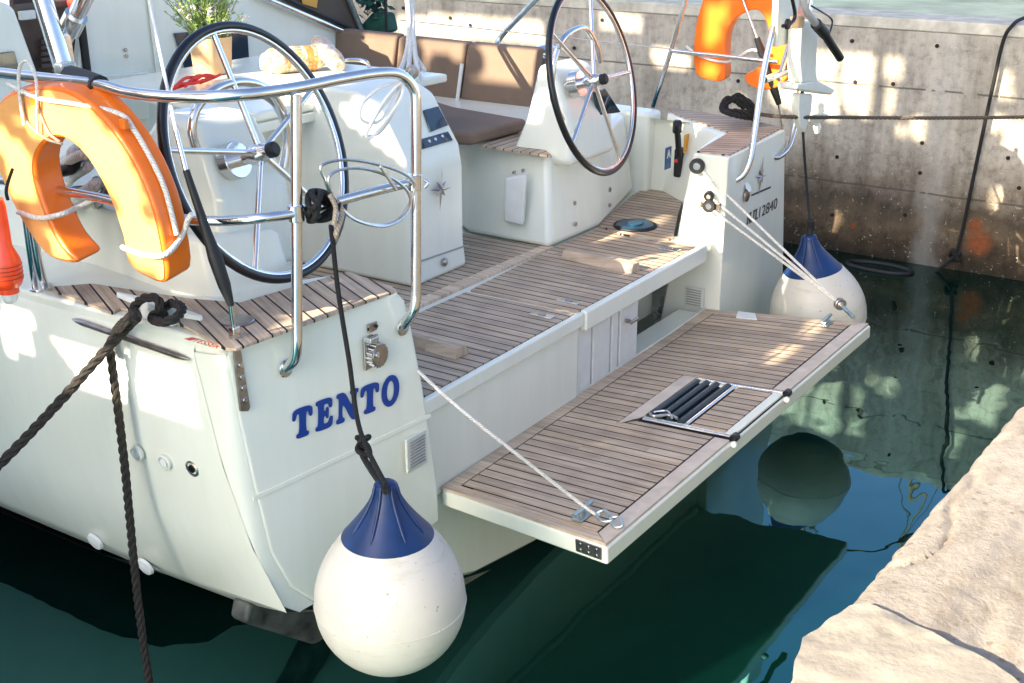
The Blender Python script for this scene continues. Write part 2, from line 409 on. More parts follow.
def teak_sheet(name,poly,mat,parent,th=.012,ang=0.,org=(0,0),fan=None,z=None,bev=.0):
    """plank deck panel, UV.x measured across planks. ang = plank direction from +y"""
    ca,sa=math.cos(ang),math.sin(ang)
    def uvf(co):
        x=co.x-org[0]; y=co.y-org[1]
        if fan: x=x/(1-fan*y)
        return (x*ca+y*sa, -x*sa+y*ca)
    pts=[Vector(p) for p in poly]
    n=len(pts); V=[p+Vector((0,0,th)) for p in pts]+pts
    Fc=[list(range(n)),list(range(2*n-1,n-1,-1))]+[[i,(i+1)%n,n+(i+1)%n,n+i] for i in range(n)]
    return mk(name,V,Fc,mat,parent,bev,uvf=uvf)
def rcyl(name,c,axis,r,h,mat,parent=None,ns=24,b=.003):
    return lathe(name,[(r-b,0),(r,b),(r,h-b),(r-b,h)],c,axis,mat,parent,ns)
# ------------------------------------------------------------------ water, quays
def grid(name,x0,x1,y0,y1,nx,ny,zf,mat):
    V=[];Fc=[]
    for j in range(ny+1):
        for i in range(nx+1):
            x=x0+(x1-x0)*i/nx; y=y0+(y1-y0)*j/ny; V.append((x,y,zf(x,y)))
    for j in range(ny):
        for i in range(nx): a=j*(nx+1)+i; Fc.append([a,a+1,a+nx+2,a+nx+1])
    return mk(name,V,Fc,mat,None,0)
w=grid('water',-120,5.6,-60,120,4,4,lambda x,y:WATER,'water'); tag(w,kind='structure')
wt=thing('harbour_wall','weathered grey concrete harbour wall with dark tide band, standing beyond the yacht','wall',(5.4,0,WATER))
prism('wall_face',[(5.40,-30,-2),(5.40,60,-2),(5.41,60,1.60),(5.41,-30,1.60)],(1.2,0,0),'wall',wt,bev=0)
prism('coping',[(5.4085,-30,1.601),(5.4085,60,1.601),(5.42,60,1.70),(5.42,-30,1.70)],(.5,0,0),'lip',wt,bev=.015)
for p in ((852,41),(937,46),(922,143),(920,173),(1019,188),(855,82),(724,41),(450,18),(470,25),(554,18),(602,20),(574,48),(738,81),(832,215),(837,157),(1008,158),(403,8),(893,84),(672,134),(905,215)):
    q=Px(p,5.40); rcyl('tie_hole',q-Vector((.004,0,0)),(1,0,0),.017,.01,'hole',wt,12,.001)
far=mk('quay_ground',[(5.89,-30,1.69),(5.89,60,1.69),(400,200,1.69),(400,-200,1.69)],[[0,1,2,3]],'topquay'); tag(far,kind='structure')
# near quay: rough slab whose edge follows the photo
E0=Pz((1024,395),1.6); E1=Pz((800,652),1.6)
def quay_z(x,y):
    v=Vector((x*2.2,y*2.2,3.1)); v2=Vector((x*13,y*13,.4))
    rd=abs(noise.noise(Vector((x*3+y*1.2,y*5,7))))
    return 1.6+.003*noise.noise(v)+.0015*noise.noise(v2)+.002*noise.noise(v2*2.7)-.012*max(0,1-rd/.05)
QX0=-3.50
def edge_y(x): return E1.y+(E0.y-E1.y)*(x-E1.x)/(E0.x-E1.x)
V=[];Fc=[]; nx,ny=260,150
for j in range(ny+1):
    for i in range(nx+1):
        x=QX0+(5.3-QX0)*(i/nx)**1.6
        t=(j/ny); d=3.4*t**1.7
        ey=edge_y(x)+.004*noise.noise(Vector((x*9,0,0)))+.008*noise.noise(Vector((x*31,2,0)))
        # x side end wobbles too
        xx=x+(.02*noise.noise(Vector((d*8,5,1)))if i<4 else 0)
        z=quay_z(xx,ey-d)-.035*math.exp(-d/.012)-.03*math.exp(-(x-QX0)/.012)
        # broken step: kerb strip is slightly raised from the slab behind it
        z-=.012*(1/(1+math.exp(-(d-.17-.03*noise.noise(Vector((x*5,1,1))))/.006)))
        V.append((xx,ey-d,z))
for j in range(ny):
    for i in range(nx): a=j*(nx+1)+i; Fc.append([a,a+1,a+nx+2,a+nx+1])
b=len(V)
for i in range(nx+1): v=V[i]; V.append((v[0],v[1]-.02,-1.5))
for i in range(nx): Fc.append([i,b+i,b+i+1,i+1])
b2=len(V)
for j in range(ny+1): v=V[j*(nx+1)]; V.append((v[0]+.02,v[1],-1.5))
for j in range(ny): Fc.append([j*(nx+1),(j+1)*(nx+1),b2+j+1,b2+j])
q=mk('quay',V,Fc,'quay',None,0,ang=80); tag(q,kind='structure')
# broken rim block at the quay's corner, lower and paler
pts=[Pz(p,1.60) for p in ((797,664),(803,645),(826,628),(850,612),(868,608),(880,616),(905,624),(935,641),(962,652),(990,668),(1020,690),(1040,740),(800,790),(784,720))]
V=[];Fc=[]; n=len(pts); c=sum(pts,Vector())/n
bm=bmesh.new(); vs=[bm.verts.new(p) for p in pts]; f=bm.faces.new(vs); bm.normal_update()
r_=bmesh.ops.extrude_face_region(bm,geom=[f]); 
for g in r_['geom']:
    if isinstance(g,bmesh.types.BMVert): g.co.z-=2.5
bmesh.ops.triangulate(bm,faces=[f_ for f_ in bm.faces if len(f_.verts)>4])
bmesh.ops.subdivide_edges(bm,edges=bm.edges,cuts=9,use_grid_fill=True)
bmesh.ops.recalc_face_normals(bm,faces=bm.faces)
me=bpy.data.meshes.new('quay_corner'); bm.to_mesh(me); bm.free()
for v in me.vertices:
    if v.co.z>1.5: v.co+=Vector((.006*noise.noise(v.co*17),.008*noise.noise(v.co*15+Vector((3,3,3))),.014+.005*noise.noise(v.co*7)+.004*noise.noise(v.co*31)))
smooth(me,70); qc=put('quay_corner',me,'quay_pale'); tag(qc,kind='structure')
# ------------------------------------------------------------------ YACHT
Y=thing('sailing_yacht','white sailing yacht moored stern-on with teak decks, twin wheels and lowered bathing platform','sailing yacht',(0,0,WATER))
XC=-.05
# hull shell
secs=[(.06,1.,0),(.6,1.,0),(1.3,1.,.0),(2.5,1.,0),(4,.99,0),(6,.93,0),(8,.78,.03),(10,.5,.08),(11.5,.2,.12),(12.2,.01,.14)]
prof=[(2.27,1.30),(2.325,1.285),(2.345,1.24),(2.325,.8),(2.27,.45),(2.17,.10),(1.97,-.12),(1.72,-.28),(1.0,-.50),(0,-.62)]
V=[];Fc=[]
full=[(-a,z) for a,z in prof]+[(a,z) for a,z in prof[::-1][1:]]; m=len(full)
def hy(z): return .10+.17*max(0,min(1.25,z))
for (y,k,dz) in secs:
    for (x,z) in full:
        zz=z+dz
        if y<.7 and z<.3: zz=z+ (.7-max(y,.1))*.26*(1 if z<0 else .2)
        if y<.1: V.append((XC+x*k,hy(zz),zz)); continue
        V.append((XC+x*k,y,zz))
for i in range(len(secs)-1):
    for j in range(m-1): a=i*m+j; Fc.append([a,a+1,a+m+1,a+m])
hull=mk('hull',V,Fc,'gel',Y,0,ang=28)
# chamfer strip between topsides and port aft face + aft face of port quarter
wing_top=[Py(p,0) for p in ((220,352),(397,291))]
def aft(p,y=0.): return Pa(p,y)
AF=[aft(p) for p in ((226,355),(242,344),(397,291),(406,300),(413,328),(424,385),(438,478),(441,522),(315,604),(290,588),(270,553),(252,480),(236,410))]
pq=prism('port_quarter',AF,(0,.34,0),'gel',Y,bev=.018,seg=3)
AFn=Vector((.22,1,0)).normalized()
AEl=[AF[0],AF[12],AF[11],AF[10],AF[9],AF[8]]
def hullpt(z):
    P=[(XC-a,z0+((.7-.1)*.26*.2 if z0<.3 and z0>=0 else ((.7-.1)*.26 if z0<0 else 0))) for a,z0 in prof[2:8]]
    for k in range(len(P)-1):
        (xa,za),(xb,zb)=P[k],P[k+1]
        if zb<=z<=za: x=xa+(xb-xa)*(za-z)/(za-zb); break
    else: x=P[0][0] if z>P[0][1] else P[-1][0]
    return Vector((x,hy(z)-.002,z))
V=[];NV=9
for k in range(len(AEl)-1):
    for t in (0,.34,.67) if k<len(AEl)-2 else (0,.5,1):
        e=AEl[k].lerp(AEl[k+1],t); h=hullpt(min(e.z,1.245)); e=e+Vector((.004,.004,0))
        out=Vector((h.x,e.y+.0,0)); c=Vector((h.x+.008,e.y+.012,(h.z+e.z)/2))
        for u in range(NV-1):
            w_=u/(NV-2); V.append(h*(1-w_)**2+c*2*w_*(1-w_)+e*w_*w_)
        V.append(e+Vector((.02,.2,0)))
Fc=[]
rows=len(V)//NV
for i in range(rows-1):
    for j in range(NV-1): Fc.append([i*NV+j,i*NV+j+1,(i+1)*NV+j+1,(i+1)*NV+j])
mk('quarter_corner',V,Fc,'gel',Y,0,ang=50)
# crease moulding across the aft face (below the name)
def onface(p,off=.004): return Pa(p,-off)
prism('moulding_line',[onface(p,.0) for p in ((252,497),(430,413),(431,417),(253,501))],(0,-.004,0),'gel',Y,bev=.002)
# port deck top (gel) + teak
ZD=1.30
sd=[Vector((-2.385,.32,ZD)),Vector((-2.36,.20,ZD)),Vector((-1.58,.02,ZD)),Vector((-1.50,.30,ZD)),Vector((-1.60,.40,ZD)),Vector((-1.95,.60,ZD)),Vector((-1.95,6,ZD)),Vector((-2.34,6,ZD)),Vector((-2.385,1.2,ZD))]
prism('port_side_deck',sd,(0,0,-.12),'gel',Y,bev=.015)
tp=[Pz(p,ZD+.012) for p in ((212,342),(232,352),(244,344),(396,291),(346,273),(324,281),(240,304),(190,297),(150,282),(95,262),(60,289),(120,311))]
tp=[Pz(p,ZD+.010) for p in ((224,348),(236,349),(396,291),(392,287),(348,272),(322,279),(240,303),(190,299),(92,284),(52,287),(54,291),(112,313),(120,308),(158,316),(187,327))]
teak_sheet('teak_port_deck',[p-Vector((0,0,.008)) for p in tp],'teak',Y,th=.010,ang=R(-27),org=(-2.0,0))
# helm seat block / port coaming
a=[Vector((-1.66,.35,ZD)),Vector((-2.05,.42,ZD)),Vector((-2.13,.62,ZD)),Vector((-2.05,1.3,ZD)),Vector((-2.0,5.,ZD)),Vector((-1.35,5.,ZD)),Vector((-1.35,1.3,ZD)),Vector((-1.55,1.0,ZD))]
a=[v-Vector((0,0,.5)) for v in a]
b_=[Vector((-1.70,.52,1.50)),Vector((-2.02,.62,1.52)),Vector((-2.07,.80,1.54)),Vector((-1.99,1.3,1.56)),Vector((-1.95,5.,1.56)),Vector((-1.4,5.,1.56)),Vector((-1.4,1.35,1.52)),Vector((-1.6,1.05,1.5))]
loft('port_helm_seat',a,b_,'gel',Y,bev=.03,seg=4)
# cockpit sole: step decks aft (hatches) and sole forward
ZC=.80
def zc(p,dz=0): return Pz(p,ZC+dz)
aftL=Pz((440,383),ZC)
# structural deck under teak
prism('cockpit_deck',[(-1.55,-.005,ZC-.012),(1.36,-.005,ZC-.012),(1.36,.3,ZC-.012),(2.2,.9,ZC-.012),(2.2,6,ZC-.012),(-1.7,6,ZC-.012),(-1.7,.3,ZC-.012)],(0,0,-.055),'gel',Y,bev=.012,seg=3)
e_=.02
hp=teak_sheet('teak_hatch',[(-1.54,.015,ZC-.012),(-.21,.015,ZC-.012),(-.235,.655,ZC-.012),(-1.62,.69,ZC-.012)],'teak',Y,th=.012,org=(-.2,0)); hp['label']='port half of the teak stern hatch with a wooden foot brace'
hs=teak_sheet('teak_hatch',[(-.175,.015,ZC-.012),(1.19,.015,ZC-.012)]+[zc(p,-.012) for p in ((672,243.5),(640,241),(622,237.5),(600,229.5),(553,250))]+[(-.19,.655,ZC-.012)],'teak',Y,th=.012,org=(-.15,0)); hs['label']='starboard half of the teak stern hatch'
sf=teak_sheet('teak_sole',[(-1.65,.80,ZC-.012),(.69,.77,ZC-.012),(.66,1.3,ZC-.012),(.9,2.5,ZC-.012),(-1.65,2.5,ZC-.012)],'teak',Y,th=.014,org=(-.2,0))
teak_sheet('sole_border',[(-1.65,.73,ZC-.012),(-.29,.715,ZC-.012),(-.29,.79,ZC-.012),(-1.65,.797,ZC-.012)],'teak_pale',Y,th=.016)
teak_sheet('sole_border',[(-.285,.715,ZC-.012),(.72,.705,ZC-.012),(.69,.768,ZC-.012),(-.285,.79,ZC-.012)],'teak_pale',Y,th=.016)
# starboard walkway teak
wk=[zc(p,-.010) for p in ((599,227),(632,197),(645,190),(662,187),(676,192),(684,197),(678,215),(673,240),(668,241),(622,236))]
teak_sheet('teak_walkway',wk,'teak',Y,th=.012,org=(0,0))
hole=zc((635,226),.004)
rcyl('hatch_cap',hole,(0,0,1),.115,.014,'teal',Y,32)
tube('hatch_ring',[hole+Vector((math.cos(t*math.pi/8)*.128,math.sin(t*math.pi/8)*.128,.004)) for t in range(16)],.008,'matte_black',Y,closed=True,sm=2)
rcyl('hatch_boss',hole+Vector((0,0,.013)),(0,0,1),.05,.01,'teal',Y,24)
# rim lip & lower panels under cockpit edge
prism('deck_lip',[(-.165,-.03,ZC+.003),(1.25,-.03,ZC+.003),(1.25,.012,ZC+.003),(-.165,.012,ZC+.003)],(0,0,-.105),'gel',Y,bev=.012,seg=3)
prism('deck_lip',[(-1.5,-.022,ZC+.001),(-.172,-.022,ZC+.001),(-.172,.012,ZC+.001),(-1.5,.012,ZC+.001)],(0,0,-.075),'gel',Y,bev=.012,seg=3)
box('locker_front',(-.87,.05,.53),(1.38,.10,.46),'gel',Y,bev=.02)
x0=-.175
for i,wd in enumerate((.155,.20,.09,.22)):
    if i<4: box('locker_panel',(x0+wd/2,.04,.54),(wd-.022,.05,.42),'white',Y,bev=.006)
    x0+=wd
box('panel_back',(.16,.09,.54),(.68,.03,.42),'matte_black',Y,bev=.0)
rcyl('locker_latch',(.33,.012,.60),(0,-1,0),.012,.03,'dull_steel',Y,12)
box('locker_latch',(.35,-.03,.60),(.09,.012,.02),'dull_steel',Y)
box('recess_back',(.95,.42,.5),(.95,.03,.52),'gel',Y,bev=0)
box('recess_side',(.47,.25,.5),(.03,.35,.52),'gel',Y,bev=0)
box('hinge_sill',(.01,.08,.285),(2.70,.22,.10),'gel',Y,bev=.015)
def vent(c,ex,ey,w_,h_,nsl,name='vent_grille',mat='cream'):
    c=Vector(c);ex=Vector(ex).normalized();ey=Vector(ey).normalized();n=ex.cross(ey).normalized()
    rot=Matrix((ex,ey,n)).transposed()
    o=box(name,c,(w_,h_,.014),mat,Y,bev=.006,rot=rot)
    for i in range(nsl):
        yy=-h_*.36+h_*.72*i/(nsl-1)
        box('louvre',c+ey*yy+n*.0085,(w_*.74,h_*.30/nsl,.006),'grey' ,o,bev=0,rot=rot)
    return o
# recess vents and coil
vent(Py((661,318),.405),(1,0,0),(0,0,1),.14,.17,7)
vent(Py((643,287),.405),(1,0,0),(0,0,1),.20,.10,5)
tubes('shower_hose',[[Py((655,310),.36),Py((661,318),.34),Py((654,326),.35),Py((662,332),.33),Py((653,338),.35),Py((658,346),.34)],[Py((662,296),.38),Py((663,310),.36),Py((668,322),.35),Py((661,340),.34)]],.012,'grey',Y,ns=8)
# starboard wing (quarter)
tb=[Vector((1.43,-.05,-.05)),Vector((1.38,.36,-.05)),Vector((1.9,.55,-.05)),Vector((2.18,.9,-.05)),Vector((2.2,.9,-.05)),Py((782,345),-.02)]
tt=[Vector((1.365,-.075,1.30)),Vector((1.375,.15,1.30)),Vector((1.97,.27,1.30)),Vector((2.44,.85,1.30)),Vector((2.47,.85,1.30)),Vector((2.33,-.04,1.30))]
_n=(tt[5]-tt[0]).cross(tb[0]-tt[0]).normalized(); _r=ray(782,345); tb[5]=CAM+_r*((tt[0]-CAM).dot(_n)/_r.dot(_n))
loft('starboard_quarter',tb,tt,'gel',Y,bev=.02,seg=3)
st=[Vector((1.40,-.045,1.297)),Vector((1.40,.12,1.297)),Vector((2.0,.245,1.297)),Vector((2.40,.82,1.297)),Vector((2.43,.80,1.297)),Vector((2.30,-.01,1.297))]
st=[Pz(p,1.297) for p in ((729,157),(697,153),(729,134),(676,116),(667,109),(690,112),(752,122),(782,129))]
teak_sheet('teak_starboard_deck',st,'teak',Y,th=.012,ang=R(24),org=(2,0))
sp_=[Vector((2.2,.87,1.33)),Vector((2.40,.87,1.33)),Vector((2.40,6,1.44)),Vector((2.15,6,1.44))]
loft('starboard_coaming',[v-Vector((0,0,.75)) for v in sp_],sp_,'gel',Y,bev=.03,seg=3)
# lower transom under the platform
V=[];Fc=[]
lt=[(-2.1,.12,.12),(-1.9,.06,.04),(-1.6,.0,-.06),(-1.17,-.02,-.20),(-.63,-.02,-.29),(-.1,-.02,-.33),(.9,-.02,-.22),(1.5,-.0,-.06),(1.95,.08,.06)]
for (x,y,z) in lt: V+= [(x*.985,y+.03,.36),(x*.985,y-.01,z+.03),(x*.98,y+.02,z),(x*.82,.6,z-.14)]
for i in range(len(lt)-1):
    for j in range(3): a_=i*4+j; Fc.append([a_,a_+1,a_+5,a_+4])
mk('lower_transom',V,Fc,'gel',Y,0,ang=30)
# antifouled underwater part, its black carrying the overhang's shade, and rudder
prism('rudder',[(-1.55,.35,-.2),(-1.62,.95,-.15),(-1.5,.95,-1.6),(-1.45,.5,-1.6)],(.07,0,0),'antifoul',Y,bev=.02)
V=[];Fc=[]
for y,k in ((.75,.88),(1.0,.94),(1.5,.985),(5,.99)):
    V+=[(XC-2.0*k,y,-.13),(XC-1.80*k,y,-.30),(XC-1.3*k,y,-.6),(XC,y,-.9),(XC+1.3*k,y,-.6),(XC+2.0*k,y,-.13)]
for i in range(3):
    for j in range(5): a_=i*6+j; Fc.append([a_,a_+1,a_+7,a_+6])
prism('underbody_fairing',[Py(p,.40) for p in ((250,603),(330,612),(330,650),(246,624))],(0,.10,0),'antifoul',Y,bev=.02)
mk('shaded_antifouled_bottom',[(v[0],v[1],v[2]-.02) for v in V],Fc,'shade_black',Y,0)
# ---- bathing platform (tilted up slightly aft)
A=Pz((441,487),.35);B=Pz((706,309),.35);C=Pz((607,545.5),.40);D=Pz((871,323),.40)
nrm=(B-A).cross(C-A).normalized(); nrm=-nrm if nrm.z<0 else nrm
pc=[A,C,D,B]
plat=prism('bathing_platform',[p-nrm*.012 for p in pc],-nrm*.078,'gel',Y,bev=.012,seg=3)
def lerp2(u,v): # u along hinge A->B ; v hinge->outer
    return (A.lerp(B,u)).lerp(C.lerp(D,u),v)
mar=.062
def psheet(name,uvs,mat,off=-.010,th=.010):
    pts=[lerp2(u,v)+nrm*off for u,v in uvs]
    W_=(B-A).length; Dp=(C-A).length
    def uvf(co):
        # bilinear inverse approx
        h=(B-A).normalized(); a_=(co-A).dot(h); q=(co-A)-h*a_; v=q.length/Dp
        ca=(C-A).dot(h); da=(D-B).dot(h)
        ucoord=(a_-v*ca*.55)/(W_+v*(da-ca)*.55)*W_
        return (ucoord,q.length)
    n=len(pts); Vv=[p+nrm*th for p in pts]+pts
    Fq=[list(range(n)),list(range(2*n-1,n-1,-1))]+[[i,(i+1)%n,n+(i+1)%n,n+i] for i in range(n)]
    me_o=mk(name,Vv,Fq,mat,plat,0)
    # finely triangulated so the plank layout follows the taper
    me=me_o.data; bm=bmesh.new(); bm.from_mesh(me); 
    uv=bm.loops.layers.uv.new('UVMap')
    bmesh.ops.triangulate(bm,faces=bm.faces[:])
    bmesh.ops.subdivide_edges(bm,edges=bm.edges[:],cuts=6,use_grid_fill=True)
    for f in bm.faces:
        for l in f.loops: l[uv].uv=uvf(l.vert.co)
    bm.to_mesh(me); bm.free(); return me_o
su0,su1,sv0,sv1=.405,.610,.43,.915   # slot
# slot corners measured from the photo
def inv(p):
    # find u,v on platform for a pixel
    r=ray(*p); t=(A-CAM).dot(nrm)/r.dot(nrm); q=CAM+r*t
    u,v=.5,.5
    for _ in range(40):
        e=q-lerp2(u,v); du=(lerp2(u+.01,v)-lerp2(u-.01,v))/.02; dv=(lerp2(u,v+.01)-lerp2(u,v-.01))/.02
        u+=e.dot(du)/du.length_squared*.8; v+=e.dot(dv)/dv.length_squared*.8
    return (u,v)
S0=inv((645,420)); S1=inv((697,377)); S2=inv((795,397)); S3=inv((742,438))
print('slot',S0,S1,S2,S3)
su0=(S0[0]+S3[0])/2; su1=(S1[0]+S2[0])/2; sv0=(S0[1]+S1[1])/2
o1=.93
psheet('teak_margin',[(0.0,0),(1,0),(1-.022,.075),(.022,.075)],'teak_plain')
psheet('teak_margin',[(0,0.003),(.022,.075),(.022,.90),(.003,.985)],'teak_plain')
psheet('teak_margin',[(1,0.003),(.978,.075),(.978,.90),(.997,.985)],'teak_plain')
psheet('teak_margin',[(.003,.988),(.022,.908),(su0-.012,.908),(su0-.012,.988)],'bleached')
psheet('teak_margin',[(.997,.988),(.978,.908),(su1+.012,.908),(su1+.012,.988)],'bleached')
psheet('teak_margin',[(su0-.035,sv0-.095),(su1+.01,sv0-.095),(su1+.01,sv0-.015),(su0+.012,sv0-.015)],'bleached',off=-.0095)
# planked fields
g=.0018
psheet('teak_planking',[(.024,.083),(su0-.037,.083),(su0-.037,.897),(.024,.897)],'teak')
psheet('teak_planking',[(su1+.014,.083),(.976,.083),(.976,.897),(su1+.014,.897)],'teak')
psheet('teak_planking',[(su0-.0365,.083),(su1+.0135,.083),(su1+.0135,sv0-.10),(su0-.0365,sv0-.10)],'teak')
psheet('teak_planking',[(su0-.0365,sv0-.09),(su0-.012,sv0-.02),(su0-.012,.897),(su0-.0365,.897)],'teak')
# black caulk bed under the teak
psheet('caulk_bed',[(.002,.002),(su0-.013,.002),(su0-.013,.985),(.004,.985)],'matte_black',off=-.0118,th=.0085)
psheet('caulk_bed',[(su1+.012,.002),(.998,.002),(.996,.985),(su1+.012,.985)],'matte_black',off=-.0118,th=.0085)
psheet('caulk_bed',[(su0-.0125,.002),(su1+.0115,.002),(su1+.0115,sv0-.016),(su0-.0125,sv0-.016)],'matte_black',off=-.0118,th=.0085)
# folded ladder in the slot
lad_v1=1.0
psheet('ladder_tray',[(su0-.010,sv0-.012),(su1+.010,sv0-.012),(su1+.010,.99),(su0-.010,.99)],'matte_black',off=-.0119,th=.003)
rails=[]
for uu in (su0,su1):
    q0=lerp2(uu,sv0)+nrm*.006; q1=lerp2(uu,1.01)+nrm*.006
    bar('ladder_rail',q0-nrm*.006,q1-nrm*.006,.010,'steel',plat)
    rcyl('ladder_pivot',lerp2(uu,1.0)+nrm*.002-(B-A).normalized()*.02,(B-A),.020,.04,'black',plat,16)
    rcyl('ladder_pivot_disc',lerp2(uu,1.012)+nrm*-.018-(B-A).normalized()*.045,(B-A),.015,.018,'white',plat,16)
vm=sv0+(1-sv0)*.46
for i,vv in enumerate((.06,.30,.54,.82)):
    v_=sv0+(vm-sv0)*vv
    bar('ladder_rung',lerp2(su0+.012,v_)+nrm*.001,lerp2(su1-.008,v_)+nrm*-.002,.019,'rung_blue',plat,14)
psheet('ladder_frame',[(su0+.004,sv0-.010),(su1-.004,sv0-.010),(su1-.004,sv0+.012),(su0+.004,sv0+.012)],'gel',off=-.006,th=.006)
psheet('ladder_frame',[(su0+.004,sv0+.012),(su0+.013,sv0+.012),(su0+.013,.985),(su0+.004,.985)],'gel',off=-.006,th=.006)
psheet('ladder_frame',[(su1-.013,sv0+.012),(su1-.004,sv0+.012),(su1-.004,.985),(su1-.013,.985)],'gel',off=-.006,th=.006)
bar('ladder_spreader',lerp2(su0+.01,vm-.005)+nrm*.002,lerp2(su1-.01,vm-.005)+nrm*.002,.012,'steel',plat)
psheet('ladder_step',[(su0+.010,vm+.02),(su1-.010,vm+.02),(su1-.010,.93),(su0+.010,.93)],'teak',off=-.004)
psheet('ladder_step_edge',[(su0+.010,.935),(su1-.010,.935),(su1-.010,.985),(su0+.010,.985)],'gel',off=-.006)
tube('ladder_shackle',[lerp2(su0+.012,sv0+.02)+nrm*.02,lerp2(su0+.002,sv0+.06)+nrm*.025,lerp2(su0+.02,sv0+.12)+nrm*.02,lerp2(su0+.012,sv0+.18)+nrm*.022],.007,'wire',plat)
tube('ladder_shackle',[lerp2(su0+.02,sv0+.03)+nrm*.02,lerp2(su0+.028,sv0+.09)+nrm*.028,lerp2(su0+.012,sv0+.15)+nrm*.02],.006,'wire',plat)
# platform fittings
def cleat_small(u,v,name='platform_cleat'):
    c=lerp2(u,v)+nrm*.004; h=(B-A).normalized(); k=(C-A).normalized()
    d=(h*1.0).normalized()
    rot=Matrix((d,nrm.cross(d),nrm)).transposed()
    o=box(name,c+nrm*.004,(.11,.05,.008),'zinc',plat,bev=.003,rot=rot)
    box('cleat_post',c+nrm*.018-d*.02,(.02,.02,.03),'zinc',o,bev=.003,rot=rot); box('cleat_post',c+nrm*.018+d*.02,(.02,.02,.03),'zinc',o,bev=.003,rot=rot)
    bar('cleat_horn',c+nrm*.034-d*.075,c+nrm*.034+d*.075,.0105,'zinc',o)
    return c
cu=inv((583,517)); cs=inv((826,324))
cp=cleat_small(*cu); cs_=cleat_small(*cs)
h_=(B-A).normalized(); kdir=(C-A).normalized()
# corner bracket on port edge
br=Pz((596,549),.35)
ed=(C-A).normalized(); sidn=ed.cross(nrm).normalized()
if sidn.x>0: sidn=-sidn
bc=A.lerp(C,.90)-nrm*.045+sidn*.002
rot=Matrix((ed,nrm,sidn)).transposed()
bo=box('corner_bracket',bc,(.13,.055,.006),'dull_steel',plat,bev=.004,rot=rot)
for i in range(6): rcyl('bolt',bc+ed*(-.04+.04*(i%3))+nrm*(.013 if i<3 else -.013)+sidn*.003,sidn,.006,.004,'steel',bo,10,.001)
psheet('white_patch',[inv((736,318)),inv((757,320)),inv((755,314)),inv((738,312))],'white',off=.0006,th=.006)
# hinges along the inboard edge
# lines lifting the platform
pe=Py((418,371),-.03)
tube('platform_lift_line',[pe,Py((470,417),-.33),cp+nrm*.05,cp+nrm*.03+kdir*.08],.0075,'rope_white',Y,ns=8)
tube('platform_shackle',[cp+kdir*.07+nrm*.03,cp+kdir*.10+nrm*.045+h_*.02,cp+kdir*.15+nrm*.03,cp+kdir*.11+nrm*.02-h_*.02],.007,'zinc',plat,closed=True,sm=6)
tube('platform_shackle',[cp+kdir*.14+nrm*.03,cp+kdir*.17+nrm*.04+h_*.015,cp+kdir*.20+nrm*.02,cp+kdir*.17+nrm*.01-h_*.015],.006,'zinc',plat,closed=True,sm=6)
# starboard tackle
def block(name,c,ax,r,parent,mat='matte_black',th=.03):
    o=rcyl(name,Vector(c)-Vector(ax).normalized()*th/2,ax,r,th,mat,parent,20)
    rcyl('sheave',Vector(c)-Vector(ax).normalized()*(th/2+.004),ax,r*.5,th+.008,'steel',o,16)
    return o
b1=Px((697,166),1.345); b2=Px((709,196),1.33); b3=Px((709,206),1.32)
block('turning_block',b1,(1,.3,0),.045,Y); block('turning_block',b2,(1,.2,.2),.03,Y); block('turning_block',b3,(1,.2,0),.038,Y)
box('block_plate',b3+Vector((.02,0,0)),(.02,.13,.045),'dull_steel',Y)
pe2=Pz((854,318),.43); mid=Pz((840,304),.47)
for (s,dx) in ((b1,0),(b2,0),(b3+Vector((0,-.02,-.02)),0)):
    tubes('tackle_line',[[s,mid+Vector((0,dx,0))]],.0085,'rope_white',Y,ns=8,raw=True)
block('tackle_block',mid,(1,1,0),.035,Y,'dull_steel')
bar('tackle_shackle',mid,pe2,.012,'zinc',Y)
# pocket plate on the wing's inboard face
box('pocket_plate',Px((694,230),1.40),(.02,.14,.045),'cream',Y,bev=.004)
for p in ((681,226),(705,229),(681,240),(686,241),(704,247)): rcyl('bolt',Px(p,1.385),(-1,0,0),.008,.006,'dull_steel',Y,10,.001)
vent(Px((694,297),1.385),(0,-1,0),(0,0,1),.13,.13,7)
# ------------- name lettering on port aft face
pO=Pa((292,441),-.004); pX=Pa((400,389),-.004); ex=(pX-pO); ex.z=0; Ln=ex.length; ex=ex/Ln; slopeZ=(pX.z-pO.z)/Ln; ez=Vector((0,0,1))
hN=.125
def LT(x,w_=.9):  # slab T outline
    return [(x-.02,.98),(x+w_,.98),(x+w_+.03,.62),(x+w_-.13,.60),(x+w_-.2,.80),(x+w_/2+.16,.80),(x+w_/2+.16,.17),(x+w_/2+.30,.15),(x+w_/2+.30,0),(x+w_/2-.30,0),(x+w_/2-.30,.15),(x+w_/2-.16,.17),(x+w_/2-.16,.80),(x+.17,.80),(x+.10,.60),(x-.06,.62)]
def LE(x): return [(x,1),(x+.80,1),(x+.82,.66),(x+.66,.66),(x+.60,.82),(x+.40,.82),(x+.40,.60),(x+.50,.60),(x+.52,.70),(x+.64,.70),(x+.64,.34),(x+.52,.34),(x+.50,.43),(x+.40,.43),(x+.40,.18),(x+.62,.18),(x+.70,.38),(x+.86,.36),(x+.82,0),(x,0),(x,.15),(x+.12,.17),(x+.12,.83),(x,.85)]
def LN(x): return [(x,1),(x+.42,1),(x+.80,.42),(x+.80,.84),(x+.68,.85),(x+.68,1),(x+1.10,1),(x+1.10,.85),(x+1.0,.84),(x+1.0,-.02),(x+.78,-.02),(x+.30,.68),(x+.30,.17),(x+.42,.15),(x+.42,0),(x,0),(x,.15),(x+.12,.17),(x+.12,.84),(x,.85)]
